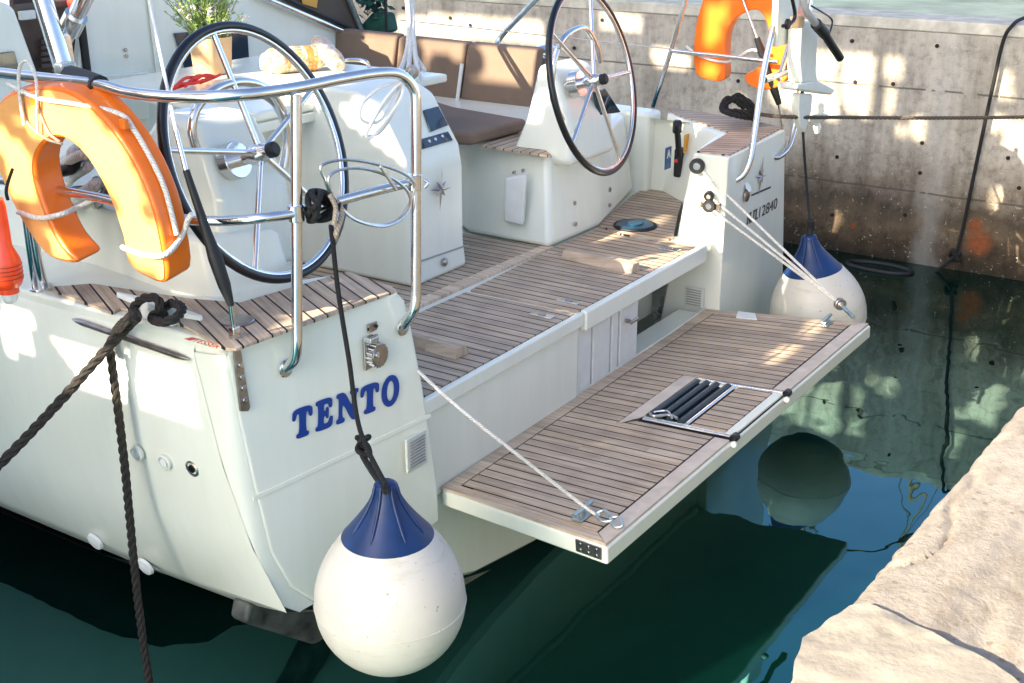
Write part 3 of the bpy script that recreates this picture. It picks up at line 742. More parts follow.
def ring(cx_,w_,i=.5):
    n=36; Aq=[(cx_+w_/2*math.cos(t*2*math.pi/n),.5+.53*math.sin(t*2*math.pi/n)) for t in range(n)]
    Bq=[(cx_+w_*.2*math.cos(t*2*math.pi/n),.5+.34*math.sin(t*2*math.pi/n)) for t in range(n)]
    return (Aq,Bq)
letters=[('letter_t',[chaikin(LT(0.05),.22,2)]),('letter_e',[chaikin(LE(1.12),.2,2)]),('letter_n',[chaikin(LN(2.14),.2,2)]),('letter_t',[chaikin(LT(3.40),.22,2)]),('letter_o',[ring(4.93,.95)])]
sx=Ln/5.5
tot=Y
nm=None
for nme,L in letters:
    if nm is None:
        pass
    flat(nme,L,pO,ex*sx,ez*hN+ex*sx*.10,'blue_letter',Y)
# depth finder sticker etc on aft face
box('key_switch',onface((372,327),.004),(.05,.012,.035),'dull_steel',Y,bev=.002)
for p in ((368,329),(376,326)): rcyl('switch_hole',onface(p,.009),(0,-1,0),.007,.006,'black',Y,10,.001)
so=box('shower_mount',onface((371,352),.006),(.085,.014,.13),'dull_steel',Y,bev=.006)
rcyl('shower_cap',onface((374,354),.01),(0,-1,.05),.047,.035,'dull_steel',so,28)
rcyl('shower_hub',onface((376,355),.045),(0,-1,.05),.012,.012,'steel',so,16)
for i in range(16):
    t=i*math.pi/8; rcyl('cap_tooth',onface((374,354),.012)+Vector((math.cos(t)*.046,0,math.sin(t)*.046)),(0,-1,0),.006,.03,'steel',so,8,.001)
box('cap_latch',onface((371,339),.03),(.05,.04,.02),'steel',so,bev=.004)
vent(onface((416,451),.008),(1,0,0),(0,0,1),.135,.155,9)
# chainplate & backstay port
def backstay(px_foot,wire_top,tb0,tb1,nameside,y0,plate=None,Xm=None):
    pass
cpf=onface((237,352),.006)
pl=prism('chainplate',[onface(p,.004) for p in ((231,340),(238,340),(249,407),(247,411),(239,411))],(0,-.008,0),'dull_steel',Y,bev=.003)
for p in ((240,365),(241.5,377),(243,388),(244.5,400)): rcyl('chainplate_bolt',onface(p,.012),(0,-1,0),.011,.007,'steel',pl,14,.002)
foot=onface((235,338),.012)
tb1_=Py((231,305),.14); tb0_=Py((186,170),.27); wt_=Py((150,0),.55)
bar('backstay_fork',foot,tb1_,.010,'steel',Y); box('backstay_toggle',foot+Vector((0,0,.01)),(.035,.03,.07),'steel',Y,bev=.006)
tubes('backstay_turnbuckle',[[tb1_,tb1_.lerp(tb0_,.15),tb1_.lerp(tb0_,.35),tb1_.lerp(tb0_,.55),tb1_.lerp(tb0_,1.)]],[.012,.023,.026,.017,.012],'matte_black',Y,raw=True)
bar('backstay_wire',tb0_,Py((176,130),.31),.009,'steel',Y); bar('backstay_wire',Py((176,130),.31),wt_+(wt_-tb0_)*.8,.006,'wire_cover',Y)
rcyl('deck_fairlead',Pz((238,322),ZD+.012),(0,0,1),.060,.010,'dull_steel',Y,28)
# starboard backstay
f2=Pz((783,126),1.31); t1=Py((779,104),.03); t0=Py((757,38),.16); w2=Py((743,0),.28)
bar('backstay_fork',f2,t1,.010,'steel',Y)
tubes('backstay_turnbuckle',[[t1,t1.lerp(t0,.2),t1.lerp(t0,.45),t1.lerp(t0,.55),t1.lerp(t0,.8),t0]],[.018,.026,.024,.02,.026,.018],'matte_black',Y,raw=True)
bar('backstay_wire',t0,w2+(w2-t0)*1.2,.008,'steel',Y)
# ---------------- pushpit port
def py(p,y): return Pa(p,y)
r0=.0205
up=[py((416,300),-.075),py((416,190),-.07),py((416,110),-.07),py((413,88),-.065),py((400,75),-.06),py((380,73),-.06),py((340,79),-.055),py((295,88),-.05)]
up+= [Px((240,95),-2.27),Px((180,97),-2.36),Px((130,93),-2.40),Px((95,84),-2.42),Px((40,78),-2.43),Px((-60,66),-2.43)]
legs=[[py((403,326),-.012),py((406,322),-.03),py((414,310),-.07),py((416,295),-.075)]]
pp=tubes('pushpit_rail',[up],r0,'steel',Y,ns=14,sm=6); pp['label']='bent stainless steel rail around the port stern corner'
tube('pushpit_foot',legs[0],r0,'steel',Y,ns=14)
tube('pushpit_leg',[py((296,95),-.06),py((296.5,200),-.07),py((297,320),-.07),py((297,345),-.07),py((294,360),-.05),py((286,368),-.012)],r0,'steel',Y,ns=14)
for p in ((285,368),(402,327)): rcyl('foot_flange',onface(p,.002),(0,-1,0),.036,.01,'steel',Y,20)
lo=[py((414,182),-.07),py((380,190),-.07),py((320,206),-.07),py((296,213),-.075),py((262,218),-.05),Px((225,221),-2.28),Px((190,220),-2.33)]
tube('pushpit_crossbar',lo,.0175,'steel',Y,ns=12)
lo2=[Px((190,220),-2.33),Px((140,210),-2.42),Px((100,198),-2.42),Px((0,180),-2.42)]
tube('pushpit_crossbar',lo2,.0175,'steel',Y,ns=12)
for p in ((414,182),(296,213)): rcyl('rail_clamp',py(p,-.07)-Vector((0,0,.03)),(0,0,1),.029,.06,'steel',Y,16)
tube('pushpit_leg',[Px((28,200),-2.40),Px((38,260),-2.38),Px((45,288),-2.33)],.017,'steel',Y)
tube('pushpit_leg',[Px((22,190),-2.40),Px((30,250),-2.38),Px((35,288),-2.33)],.014,'steel',Y)
rcyl('foot_flange',Pz((42,289),ZD),(0,0,1),.05,.012,'steel',Y,20)
# bimini / arch tubes at upper left
tA0=Px((63,66),-2.2); tA1=Px((40,-10),-2.2)
tA1=tA0+(tA1-tA0)*1.3
tubes('arch_tube',[[tA0,tA1]],.036,'steel',Y,ns=16,raw=True)
tB0=Px((65,38),-2.1); tB1=Px((88,-8),-2.1); tB1=tB0+(tB1-tB0)*1.4
tubes('arch_strut',[[tB0,tB1]],.032,'steel',Y,ns=16,raw=True)
mB=tB0.lerp(tB1,.12); nB=tB0.lerp(tB1,.36)
tubes('arch_collar',[[mB,nB]],.044,'steel',Y,ns=16,raw=True)
box('arch_bracket',Px((62,50),-2.15),(.07,.05,.13),'steel',Y,bev=.01)
box('arch_foot',Px((66,73),-2.25),(.07,.05,.08),'zinc',Y,bev=.01)
bar('arch_pin',Px((56,72),-2.25),Px((76,72),-2.25),.018,'matte_black',Y)
tube('rail_grip',[Px((70,76),-2.36),Px((84,80),-2.38),Px((100,86),-2.41)],.038,'matte_black',Y)
# ------------- steering wheels
def wheel(c,rad,tilt,lab,rot0=0):
    c=Vector(c); ax=Matrix.Rotation(R(5),3,'Z')@Vector((0,-math.cos(tilt),math.sin(tilt))); 
    u=Matrix.Rotation(R(5),3,'Z')@Vector((1,0,0)); v=ax.cross(u).normalized(); v=v if v.z>0 else -v
    n=72; ringp=[c+(u*math.cos(t*2*math.pi/n)+v*math.sin(t*2*math.pi/n))*rad for t in range(n)]
    w_=tubes('steering_wheel',[ringp],.019,'black',Y,ns=12,raw=True,closed=True); w_['label']=lab
    ci=[c+(u*math.cos(t*2*math.pi/n)+v*math.sin(t*2*math.pi/n))*(rad-.016) for t in range(n)]
    tubes('inner_rim',[ci],.0125,'steel',w_,ns=8,raw=True,closed=True)
    for k in range(5):
        t=rot0+k*2*math.pi/5; e=c+(u*math.cos(t)+v*math.sin(t))*(rad-.02)
        bar('spoke',c+ax*.0,e,.0125,'steel',w_,10)
    lathe('hub',[(.038,-.05),(.042,-.03),(.042,0),(.032,.02),(.030,.045),(.024,.05)],c,ax,'steel',w_,24)
    lathe('hub_knob',[(.027,.04),(.031,.048),(.031,.072),(.022,.082)],c,ax,'matte_black',w_,20)
    return c,ax
cP,axP=wheel(Py((261,153),.53),.495,R(18),'port steering wheel, black rim with steel spokes',R(96))
cS,axS=wheel(Py((594,81),.60),.52,R(14),'starboard steering wheel, black rim with steel spokes',R(70))
# pedestals
def pedestal(cx_,w_,dp,zt,y0,zb,name='helm_pedestal'):
    a=[(cx_-w_/2,y0,zb),(cx_+w_/2,y0,zb),(cx_+w_/2+.03,y0+dp,zb),(cx_-w_/2-.03,y0+dp,zb)]
    m1=[(cx_-w_/2+.02,y0+.02,zt-.28),(cx_+w_/2-.02,y0+.02,zt-.28),(cx_+w_/2-.01,y0+dp-.1,zt-.28),(cx_-w_/2+.01,y0+dp-.1,zt-.28)]
    t=[(cx_-w_/2+.05,y0+.16,zt),(cx_+w_/2-.05,y0+.16,zt),(cx_+w_/2-.09,y0+.12+dp*.4,zt+.02),(cx_-w_/2+.09,y0+.12+dp*.4,zt+.02)]
    V=[Vector(v) for v in a+m1+t]; Fq=[[3,2,1,0],[8,9,10,11]]
    for k in (0,4):
        for i in range(4): j=(i+1)%4; Fq.append([k+i,k+j,k+4+j,k+4+i])
    return mk(name,V,Fq,'gel',Y,.045,seg=4)
pedestal(-1.70,.44,.7,1.93,.62,1.3)
rcyl('wheel_boss',cP-axP*.17,axP,.075,.05,'steel',Y,28); bar('wheel_shaft',cP-axP*.3,cP,.03,'steel',Y)
# starboard block
fb=[Vector((.67,.70,ZC)),Vector((.69,1.3,ZC)),Vector((.9,1.6,ZC)),Vector((.95,5,ZC)),Vector((2.2,5,ZC)),Vector((2.18,.95,ZC)),Vector((1.25,.69,ZC))]
ft=[Vector((.80,.80,1.33)),Vector((.86,1.3,1.33)),Vector((1.02,1.6,1.33)),Vector((1.05,5,1.33)),Vector((2.2,5,1.33)),Vector((2.14,1.02,1.33)),Vector((1.32,.76,1.33))]
loft('starboard_helm_seat',fb,ft,'gel',Y,bev=.04,seg=4)
tri=[Pz(p,1.325) for p in ((480,147),(552,158),(527,150),(524,135),(515,134))]
teak_sheet('seat_teak',[Pz(p,1.325) for p in ((480,147),(552,158),(526,135),(515,134))],'teak',Y,th=.012,ang=R(90))
pod=pedestal(1.10,.54,.42,1.79,.66,1.25)
pn=[Px0 for Px0 in ()]
# display on the starboard pedestal's right shoulder
dpts=[Py(p,.70) for p in ((592,92),(602,88),(618,112),(597,115))]
prism('helm_display',dpts,(0,-.022,0),'screen',Y,bev=.004)
rcyl('wheel_boss',cS-axS*.14,axS,.075,.06,'steel',Y,28); bar('wheel_shaft',cS-axS*.2,cS,.03,'steel',Y)
# bolts on the starboard block
for p in ((574,203),(575,224),(609,189),(609,205),(609,190)): rcyl('bolt_cap',Py(p,.70),(0,-1,0),.013,.012,'dull_steel',Y,14,.003)
# pocket on the inboard face of the starboard block
pk=[Px(p,.70) for p in ((507,175),(528,171),(526,220),(505,222))]
prism('winch_handle_pocket',[Px(p,.70) for p in ((507,176),(528,172),(525,223),(506,219))],(-.055,-.02,0),'white',Y,bev=.012,seg=3)
for p in ((515,172),(524,170)): rcyl('pocket_knob',Px(p,.68),(-1,0,0),.010,.02,'dull_steel',Y,10)
# grab rails round the pedestals
def hoop(P,name='grab_rail',r=.018): return tube(name,P,r,'steel',Y,ns=12,sm=8)
hoop([Py(p,.66) for p in ((562,120),(553,98),(553,68),(561,42),(575,30),(587,30),(597,48),(600,62))])
hoop([Py(p,.62) for p in ((197,150),(192,130),(197,108),(215,90),(240,82),(265,88),(281,108),(287,140),(284,168))])
hoop([Py(p,.80) for p in ((262,95),(275,105),(285,130),(283,160),(270,185))],r=.014)
# winches
def winch(c,r,h,parent=Y):
    o=lathe('winch',[(r*1.15,0),(r*1.15,h*.18),(r*.8,h*.25),(r*.72,h*.5),(r*.85,h*.72),(r,h*.78),(r,h*.9),(r*.55,h),(r*.3,h*1.05)],c,(0,0,1),'steel',parent,32)
    return o
winch(Pz((546,70),1.5),.09,.17); winch(Pz((538,88),1.4),.07,.12)
# engine throttle + blue sticker
th=Px((676,150),2.0)
box('throttle_base',Py((680,162),.62),(.10,.05,.19),'matte_black',Y,bev=.012)
bar('throttle_lever',Py((679,155),.56),Py((677,124),.50),.020,'matte_black',Y); rcyl('throttle_knob',Py((677,134),.52),(0,0,1),.03,.09,'black',Y,16,.012)
rcyl('kill_button',Py((675,161),.585),(0,-1,0),.012,.015,'red',Y,12)
box('amber_sticker',Py((687,143),.57),(.09,.008,.12),'amber',Y,bev=.002)
sg=Px((668,158),2.08); 
bs=box('blue_sticker',Py((668,158),.62),(.085,.006,.145),'blue_sign',Y,bev=.002)
flat('sticker_mark',[[(0,0),(.012,0),(.017,.015),(.035,.015),(.040,0),(.052,0),(.032,.055),(.020,.055)]],Py((668,158),.62)+Vector((-.026,-.004,.0)),(1,0,0),(0,0,1),'white',bs,.002)
# ------------ starboard aft face: star, lettering
def sf_(p,off=.006): # aft face plane of starboard quarter (slightly slanted)
    n=(tt[5]-tt[0]).cross(tb[0]-tt[0]).normalized(); n=-n if n.y>0 else n
    r=ray(*p); t=(tt[0]-CAM).dot(n)/r.dot(n); return CAM+r*t+n*off, n
def star(name,c,n,R1,mat='dull_steel',mat2='amber',tilt=.12):
    n=n.normalized(); e1=Vector((0,0,1)); e1=(e1-n*e1.dot(n)).normalized(); e2=e1.cross(n)
    V=[Vector(c)+n*.012]; 
    for k in range(16):
        t=2*math.pi*k/16+tilt
        rr=(R1 if k%4==0 else (R1*.62 if k%4==2 else R1*.27))
        if k%8==0: rr*=1.25
        V.append(Vector(c)+(e1*math.cos(t)+e2*math.sin(t))*rr)
    Fq=[[0,1+k,1+(k+1)%16] for k in range(16)]
    return mk(name,V,Fq,mat,Y,0,ang=1)
c_,n_=sf_((760,176)); star('star_emblem',c_,n_,.10)
exs=(tt[5]-tt[0]).normalized(); 
a_,_=sf_((751,196),.003); b__,_=sf_((770,188),.003)
d_=(b__-a_); prism('emblem_script',[a_,b__,b__+Vector((0,0,.012)),a_+Vector((0,0,.010))],n_*.002,'ink',Y,bev=0)
o_,_=sf_((746,225),.002); x_,_=sf_((776,208),.002)
dirx=(x_-o_)
ey2=(Vector((0,0,1))-n_*n_.z).normalized(); LL=dirx.length; dx_=dirx.normalized(); hL=.070
PI_=[(0,1),(1.0,1),(1.0,.88),(.90,.86),(.90,.14),(1.0,.12),(1.0,0),(.58,0),(.58,.12),(.68,.14),(.68,.84),(.32,.84),(.32,.14),(.42,.12),(.42,0),(0,0),(0,.12),(.10,.14),(.10,.86),(0,.88)]
uu_=LL*.13
flat('registration_letter',[LN(0)],o_,dx_*uu_*.95,ey2*hL,'ink',Y,.0015)
flat('registration_letter',[PI_],o_+dx_*uu_*1.5,dx_*uu_,ey2*hL,'ink',Y,.0015)
for k_ in (1.12,2.6): flat('registration_stop',[[(0,0),(.2,0),(.2,.15),(0,.15)]],o_+dx_*uu_*k_,dx_*uu_,ey2*hL,'ink',Y,.0015)
nt_=text('registration_number','12840',Vector((0,0,0)),Vector((1,0,0)),Vector((0,1,0)),1.,'ink',Y)
w0=min(v.co.x for v in nt_.data.vertices); w1=max(v.co.x for v in nt_.data.vertices); h1=max(v.co.y for v in nt_.data.vertices)
for v in nt_.data.vertices:
    v.co=o_+dx_*(uu_*3.1+(v.co.x-w0)/(w1-w0)*(LL-uu_*3.0))+ey2*(v.co.y/h1*hL)+n_*(.001+v.co.z*.5)
c2,_=sf_((745,195),.002); lathe('transom_socket',[(.02,0),(.04,.004),(.04,.016),(.028,.02)],c2,n_,'dull_steel',Y,24)
rcyl('socket_lid',c2+Vector((0,0,.05))+n_*.012,n_+Vector((0,0,.6)),.032,.006,'white',Y,18)
# crease on starboard face
# ------------- starboard pushpit
rs=.019
tube('pushpit_leg',[Py((786,-14),-.05),Py((775,22),-.07),Py((763,75),-.08),Py((755,130),-.10),Py((750,160),-.11),Py((743,175),-.09),Py((734,181),-.05)],rs,'steel',Y,ns=12)
tube('pushpit_leg',[Py((812,-10),-.02),Py((806,40),-.03),Py((800,90),-.04),Py((795,125),-.06),Py((789,146),-.07),Py((780,156),-.06),Py((773,157),-.03)],rs,'steel',Y,ns=12)
bar('pushpit_crossbar',Px((672,51),2.25),Py((778,62),.0),.014,'steel',Y)
bar('pushpit_crossbar',Py((764,80),-.08),Py((802,66),-.05),.022,'steel',Y)
bar('outboard_bracket_tube',Py((779,80),-.07),Py((790,40),-.05),.016,'steel',Y)
tube('pushpit_stanchion',[Pz((653,106),1.32),Px((668,60),2.28),Px((688,-8),2.25)],.015,'steel',Y)
bar('guard_wire',Px((672,49),2.25),Px((400,20),2.25),.004,'wire',Y)
tube('coil_strap',[Py(p,-.06) for p in ((790,62),(796,58),(801,64),(800,74),(793,77),(789,70))],.018,'rope_black',Y,closed=True)
# rear hatch latches on teak deck
def latch(p):
    c=zc(p,.004); o=box('deck_latch',c,(.05,.13,.006),'steel',Y,bev=.003)
    rcyl('latch_ring',c+Vector((0,0,.003)),(0,0,1),.02,.005,'dull_steel',o,16,.001)
latch((569,301)); latch((542,315)); latch((669,249))
# wooden foot braces
def brace(p0,p1,n):
    a_=zc(p0); b2_=zc(p1); d=(b2_-a_).normalized(); s=Vector((-d.y,d.x,0)); 
    o=mk('foot_brace',[a_-s*.05,a_+s*.05,a_+s*.03+Vector((0,0,.05)),a_-s*.03+Vector((0,0,.05)),b2_-s*.05,b2_+s*.05,b2_+s*.03+Vector((0,0,.05)),b2_-s*.03+Vector((0,0,.05))],[[0,1,2,3],[7,6,5,4],[0,4,5,1],[1,5,6,2],[2,6,7,3],[3,7,4,0]],'teak_plain',Y,.004,uvf=lambda co:(co.x,co.y)); return o
brace((566,257),(636,272),0); brace((405,340),(462,357),0)
# pocket / drain ring on table pod etc
TP=[Vector((-.33,.93,ZC)),Vector((.14,.91,ZC)),Vector((.16,1.5,ZC)),Vector((-.30,1.55,ZC))]
sideprof=[(.91,ZC),(.93,ZC+.15),(.93,1.36),(.95,1.48),(1.12,1.74),(1.25,1.80),(1.8,1.80),(1.8,ZC)]
V=[Vector((-.34,y,z)) for y,z in sideprof]
prism('console',V,(.49,0,0),'gel',Y,bev=.03,seg=4)
def slant(p,off=.006): # console sloped plane between (.95,1.48) and (1.12,1.74)
    a0=Vector((0,.95,1.48)); d=Vector((0,.17,.26)); n=Vector((0,-.26,.17)).normalized()
    r=ray(*p); t=(a0-CAM).dot(n)/r.dot(n); return CAM+r*t+n*off,n
q4=[slant(p)[0] for p in ((422,111),(437,107),(447,126),(429,133))]; nn=slant((430,120))[1]
cp_=prism('chart_plotter',[p-nn*.006 for p in q4],nn*.014,'screen',Y,bev=.005)
q5=[slant(p)[0] for p in ((419,140),(447,132),(452,141),(421,150))]
prism('switch_panel',[p-nn*.006 for p in q5],nn*.010,'screen',Y,bev=.003)
for p in ((428,142),(434,140),(441,137)): rcyl('switch',slant(p,.008)[0],nn,.010,.008,'steel',Y,10)
star('star_emblem',Py((441,189),.905),Vector((0,-1,0)),.095)
prism('console_seam',[Py(p,.925) for p in ((419,261),(468,244),(468,245.5),(419,262.5))],(0,-.004,0),'grey',Y,bev=0)
rcyl('console_lock',Py((444,262),.915),(0,-1,0),.024,.012,'dull_steel',Y,18)
rcyl('console_lock_knob',Py((444,261),.905),(0,-1,0),.012,.02,'steel',Y,12)
tube('console_clip',[Py((424,180),.86),Py((428,183),.84),Py((424,188),.85)],.009,'steel',Y)
rcyl('winch_pad',Pz((397,104),1.60),(0,0,1),.12,.05,'gel',Y,28,.01)
winch(Pz((390,98),1.66),.075,.14)
# small drain at face
# cockpit table
ZT=1.72
tbl=prism('cockpit_table',[(-.75,1.55,ZT),(.80,1.5,ZT),(.80,3.0,ZT),(-.62,3.0,ZT)],(0,0,-.05),'gel',Y,bev=.015,seg=3)
prism('table_leaf_edge',[(-.75,1.545,ZT-.055),(-.10,1.53,ZT-.055),(-.10,1.56,ZT-.055),(-.75,1.56,ZT-.055)],(0,0,-.05),'gel',tbl,bev=.008)
box('table_pedestal',(0,2.3,1.2),(.5,.9,.85),'gel',tbl,bev=.03)
box('table_latch',Py((213,120),1.54),(.06,.01,.03),'amber',tbl,bev=.003)
hoop([Pz(p,z) for p,z in (((333,68),1.72),((335,63),1.78),((350,60),1.80),((366,62),1.80),((370,70),1.72))],'table_handhold',.012)
# cabin
YB=3.4
def yb(p,dy=0): return Py(p,YB+dy)
bk=[yb(p) for p in ((78,78),(92,-60),(150,-60),(262,-3),(346,33),(362,60),(360,110),(80,140))]
prism('cabin_bulkhead',bk,(0,.3,0),'gel',Y,bev=.02)
prism('bulkhead_moulding',[yb(p,-.01) for p in ((143,-30),(149,-30),(160,75),(156,76))],(0,-.012,0),'gel',Y,bev=.005)
prism('cabin_window',[yb(p,-.006) for p in ((173,33),(246,27),(248,60),(185,72))],(0,-.014,0),'window',Y,bev=.004)
for p in ((125,50),(126,56)): rcyl('bulkhead_button',yb(p,-.002),(0,-1,0),.012,.012,'dull_steel',Y,12,.002)
bar('dodger_rail',Py((255,-6),3.35),Py((342,31),3.35),.022,'steel',Y)
bar('dodger_rail',Py((262,-12),3.36),Py((350,28),3.36),.016,'matte_black',Y)
prism('companionway_door',[yb(p,.06) for p in ((12,-30),(92,-30),(88,78),(18,78))],(0,.05,0),'mahog',Y,bev=.01)
for i in range(5):
    y_=42+i*6; bar('door_louvre',yb((42,y_),.03),yb((56,y_-1),.03),.012,'canvas',Y)
bar('companionway_frame',yb((80,14),-.02),yb((88,78),-.02),.025,'matte_black',Y)
bar('companionway_frame',yb((16,9),-.02),yb((75,2),-.02),.025,'canvas',Y)
prism('cabin_bulkhead',[Py(p,2.9) for p in ((-40,2),(8,2),(16,9),(38,70),(40,110),(-40,110))],(0,.25,0),'gel',Y,bev=.03,seg=3)
prism('cabin_window',[Py(p,2.895) for p in ((-12,54),(13,51),(20,76),(-12,80))],(0,-.014,0),'screen',Y,bev=.004)
prism('companionway_sill',[yb(p,-.05) for p in ((76,76),(150,72),(150,120),(76,120))],(0,.2,0),'gel',Y,bev=.01)
box('door_bracket',yb((27,15),-.05),(.10,.03,.05),'cream',Y)
rcyl('red_light',yb((73,2),-.06),(0,-1,0),.045,.06,'red',Y,16)
# sprayhood (brown canvas) to starboard
sh=[Py(p,3.45) for p in ((264,-10),(330,-60),(353,0),(363,32),(355,60),(348,34))]
sprayhood=prism('sprayhood',sh,(.25,.5,.02),'canvas',Y,bev=.03,seg=3)
prism('sprayhood_window',[Py(p,3.43) for p in ((300,-10),(318,-10),(316,8),(302,4))],(0,-.01,0),'amber',Y,bev=.003)
tube('sprayhood_frame',[Py((346,-8),3.42),Py((355,14),3.42),Py((362,30),3.42)],.022,'zinc',Y)
# teal rail behind the seats and handrail
tube('coaming_rail',[Px((535,0),2.3),Px((520,16),2.28),Px((500,38),2.25),Px((497,48),2.2)],.020,'zinc',Y)
bar('coaming_rail',Px((535,0),2.3),Px((552,-20),2.32),.020,'zinc',Y)
# white rope/cable bundle hanging at centre (mainsheet)
tubes('mainsheet',[[Pz((408,72),1.75),Py((411,40),1.9),Py((410,0),2.1),Py((409,-20),2.2)],[Pz((400,72),1.76),Py((407,50),1.86),Py((409,20),2.0),Py((405,-20),2.2)],[Pz((418,73),1.75),Py((414,45),1.85),Py((412,10),2.05),Py((413,-20),2.2)],[Pz((424,70),1.75),Py((414,52),1.85),Py((411,20),2.05),Py((413,-15),2.2)]],.016,'rope_white',Y,ns=8)
block('mainsheet_block',Pz((412,72),1.78),(1,.5,0),.04,Y,'dull_steel')
tube('hanging_cord',[Pz((420,74),1.74),Py((423,100),1.3),Py((424,128),1.15)],.006,'rope_white',Y,ns=6)
# inner coaming / seat base on port below table: white cockpit bench
box('port_bench',(-1.3,2.4,1.05),(.55,2.6,.5),'gel',Y,bev=.04)
# cleat with bolts, port side
def deck_cleat(c,d,L=.34):
    d=Vector(d).normalized(); s=Vector((-d.y,d.x,0)); 
    o=mk('mooring_cleat',[c+d*t+s*sg*wd+Vector((0,0,h)) for (t,wd,h) in ((-L/2,.008,.050),(-L/4,.020,.046),(0,.024,.044),(L/4,.020,.046),(L/2,.008,.050)) for sg in (-1,1)]+[c+d*t+s*sg*wd*.9+Vector((0,0,h+.024)) for (t,wd,h) in ((-L/2,.006,.046),(-L/4,.018,.046),(0,.022,.046),(L/4,.018,.046),(L/2,.006,.046)) for sg in (-1,1)],
      [[0,2,3,1],[2,4,5,3],[4,6,7,5],[6,8,9,7],[10,11,13,12],[12,13,15,14],[14,15,17,16],[16,17,19,18],[0,10,12,2],[2,12,14,4],[4,14,16,6],[6,16,18,8],[1,3,13,11],[3,5,15,13],[5,7,17,15],[7,9,19,17],[0,1,11,10],[8,18,19,9]],'white',Y,.004)
    for t in (-.06,.06): box('cleat_base',c+d*t+Vector((0,0,.024)),(.04,.05,.05),'white',o,bev=.008)
cl0=Pz((118,298),1.35); cl1=Pz((202,322),1.35); clc=(cl0+cl1)/2; clc.z=1.305
deck_cleat(clc,cl1-cl0,(cl1-cl0).length)
deck_cleat(Pz((752,118),1.31),(1,.4,0),.22)
# rubbing strake pieces (pointed steel strips) on the gunwale
def strake(p0,p1,mat='dull_steel'):
    a_=Px(p0,-2.405);b2_=Px(p1,-2.405); P=[a_.lerp(b2_,t) for t in (0,.05,.1,.5,.9,.95,1)]
    return tubes('chafe_strip',[P],[.002,.010,.013,.013,.013,.010,.002],mat,Y,raw=True,ns=10)
strake((72,319),(190,360))
# hull through-hull fittings
for i,p in enumerate(((139,452),(167,461),(195,467))):
    hx=-2.30; c=Px(p,(-2.372,-2.362,-2.352)[i]); lathe('through_hull',[(.034,0),(.034,.012),(.026,.016),(.022,.006)] ,c+Vector((-.004,0,0)),(-1,0,-.1),'cream' if i<2 else 'dull_steel',Y,22)
    rcyl('through_hull_bore',c+Vector((-.012,0,0)),(-1,0,-.1),.017,.008,'white' if i<2 else 'black',Y,18,.001)
for p in ((96,541),(146,566)): 
    lathe('skin_fitting',[(.045,0),(.04,.012),(.02,.018)],Px(p,-2.22),(-1,0,-.3),'white',Y,20)
bl=[Px((0,531),-2.10),Px((70,549),-2.10),Px((135,567),-2.09)]
# red sticker
a_=Pz((184,339),ZD+.005); b2_=Pz((221,350),ZD+.005); ex_=(b2_-a_).normalized(); ey_=Vector((-ex_.y,ex_.x,0))
ey_=ey_ if ey_.x>0 else -ey_
so_=flat('safety_sticker',[[(0,0),(.03,0),(.042,.028),(.01,.028)]],a_,ex_,ey_,'red_ink',Y,.001)
text('sticker_lettering','TESSER',a_+ex_*.035+Vector((0,0,.001)),ex_,ey_,.042,'red_ink',Y)
# cable clip at port rail
tubes('steel_cable_coil',[[py(p,-.10) for p in ((322,165),(350,160),(390,168),(412,180),(413,195),(395,222),(360,222),(335,200),(325,180))],[py(p,-.11) for p in ((330,175),(355,168),(385,175),(408,192),(408,212),(385,226),(352,218),(333,195))],[py(p,-.12) for p in ((380,166),(388,176),(396,190))]],.006,'wire',Y,ns=6,closed=True)
tubes('rail_cable_coil',[[py(p,-.06) for p in ((405,82),(380,88),(362,105),(362,120),(378,122),(392,105),(400,88))],[py(p,-.07) for p in ((400,84),(385,100),(372,122),(366,135),(372,137),(388,118),(402,95))],[py(p,-.05) for p in ((398,88),(380,110),(368,130),(364,136),(380,132),(395,108))]],.0065,'wire_cover',Y,ns=6,closed=True)
# ------------------------------------------------------------------ cushions
def cushion(name,pts,off,label,group=None,mat='taupe'):
    o=prism(name,pts,off,mat,None,bev=.025,seg=4)
    tag(o,label,'cushion',group); return o
SX=1.98
def sb(p,x=SX): return Px(p,x)
cushion('seat_back_cushion',[sb(p) for p in ((467,44),(537,50),(527,131),(457,119))],(.11,0,.01),'brown backrest cushion nearest the right-hand wheel, with a low seat cushion in front','backrest cushions along the starboard bench')
cushion('seat_back_cushion',[sb(p) for p in ((398,37),(466,44),(456,118),(392,105))],(.11,0,.01),'brown backrest cushion behind the hanging white mainsheet','backrest cushions along the starboard bench')
cushion('seat_back_cushion',[sb(p) for p in ((335,30),(397,36),(390,90),(330,80))],(.11,0,.01),'brown backrest cushion furthest forward, sunlit beside the rolled bread bag','backrest cushions along the starboard bench')
cushion('seat_cushion',[Pz(p,1.345) for p in ((440,128),(448,145),(472,146),(527,131),(455,118),(430,110))],(0,0,.075),'flat brown seat cushion lying below the backrests beside the right-hand wheel')
bar('backrest_strap',sb((462,64),1.93),sb((455,118),1.93),.014,'white',Y)
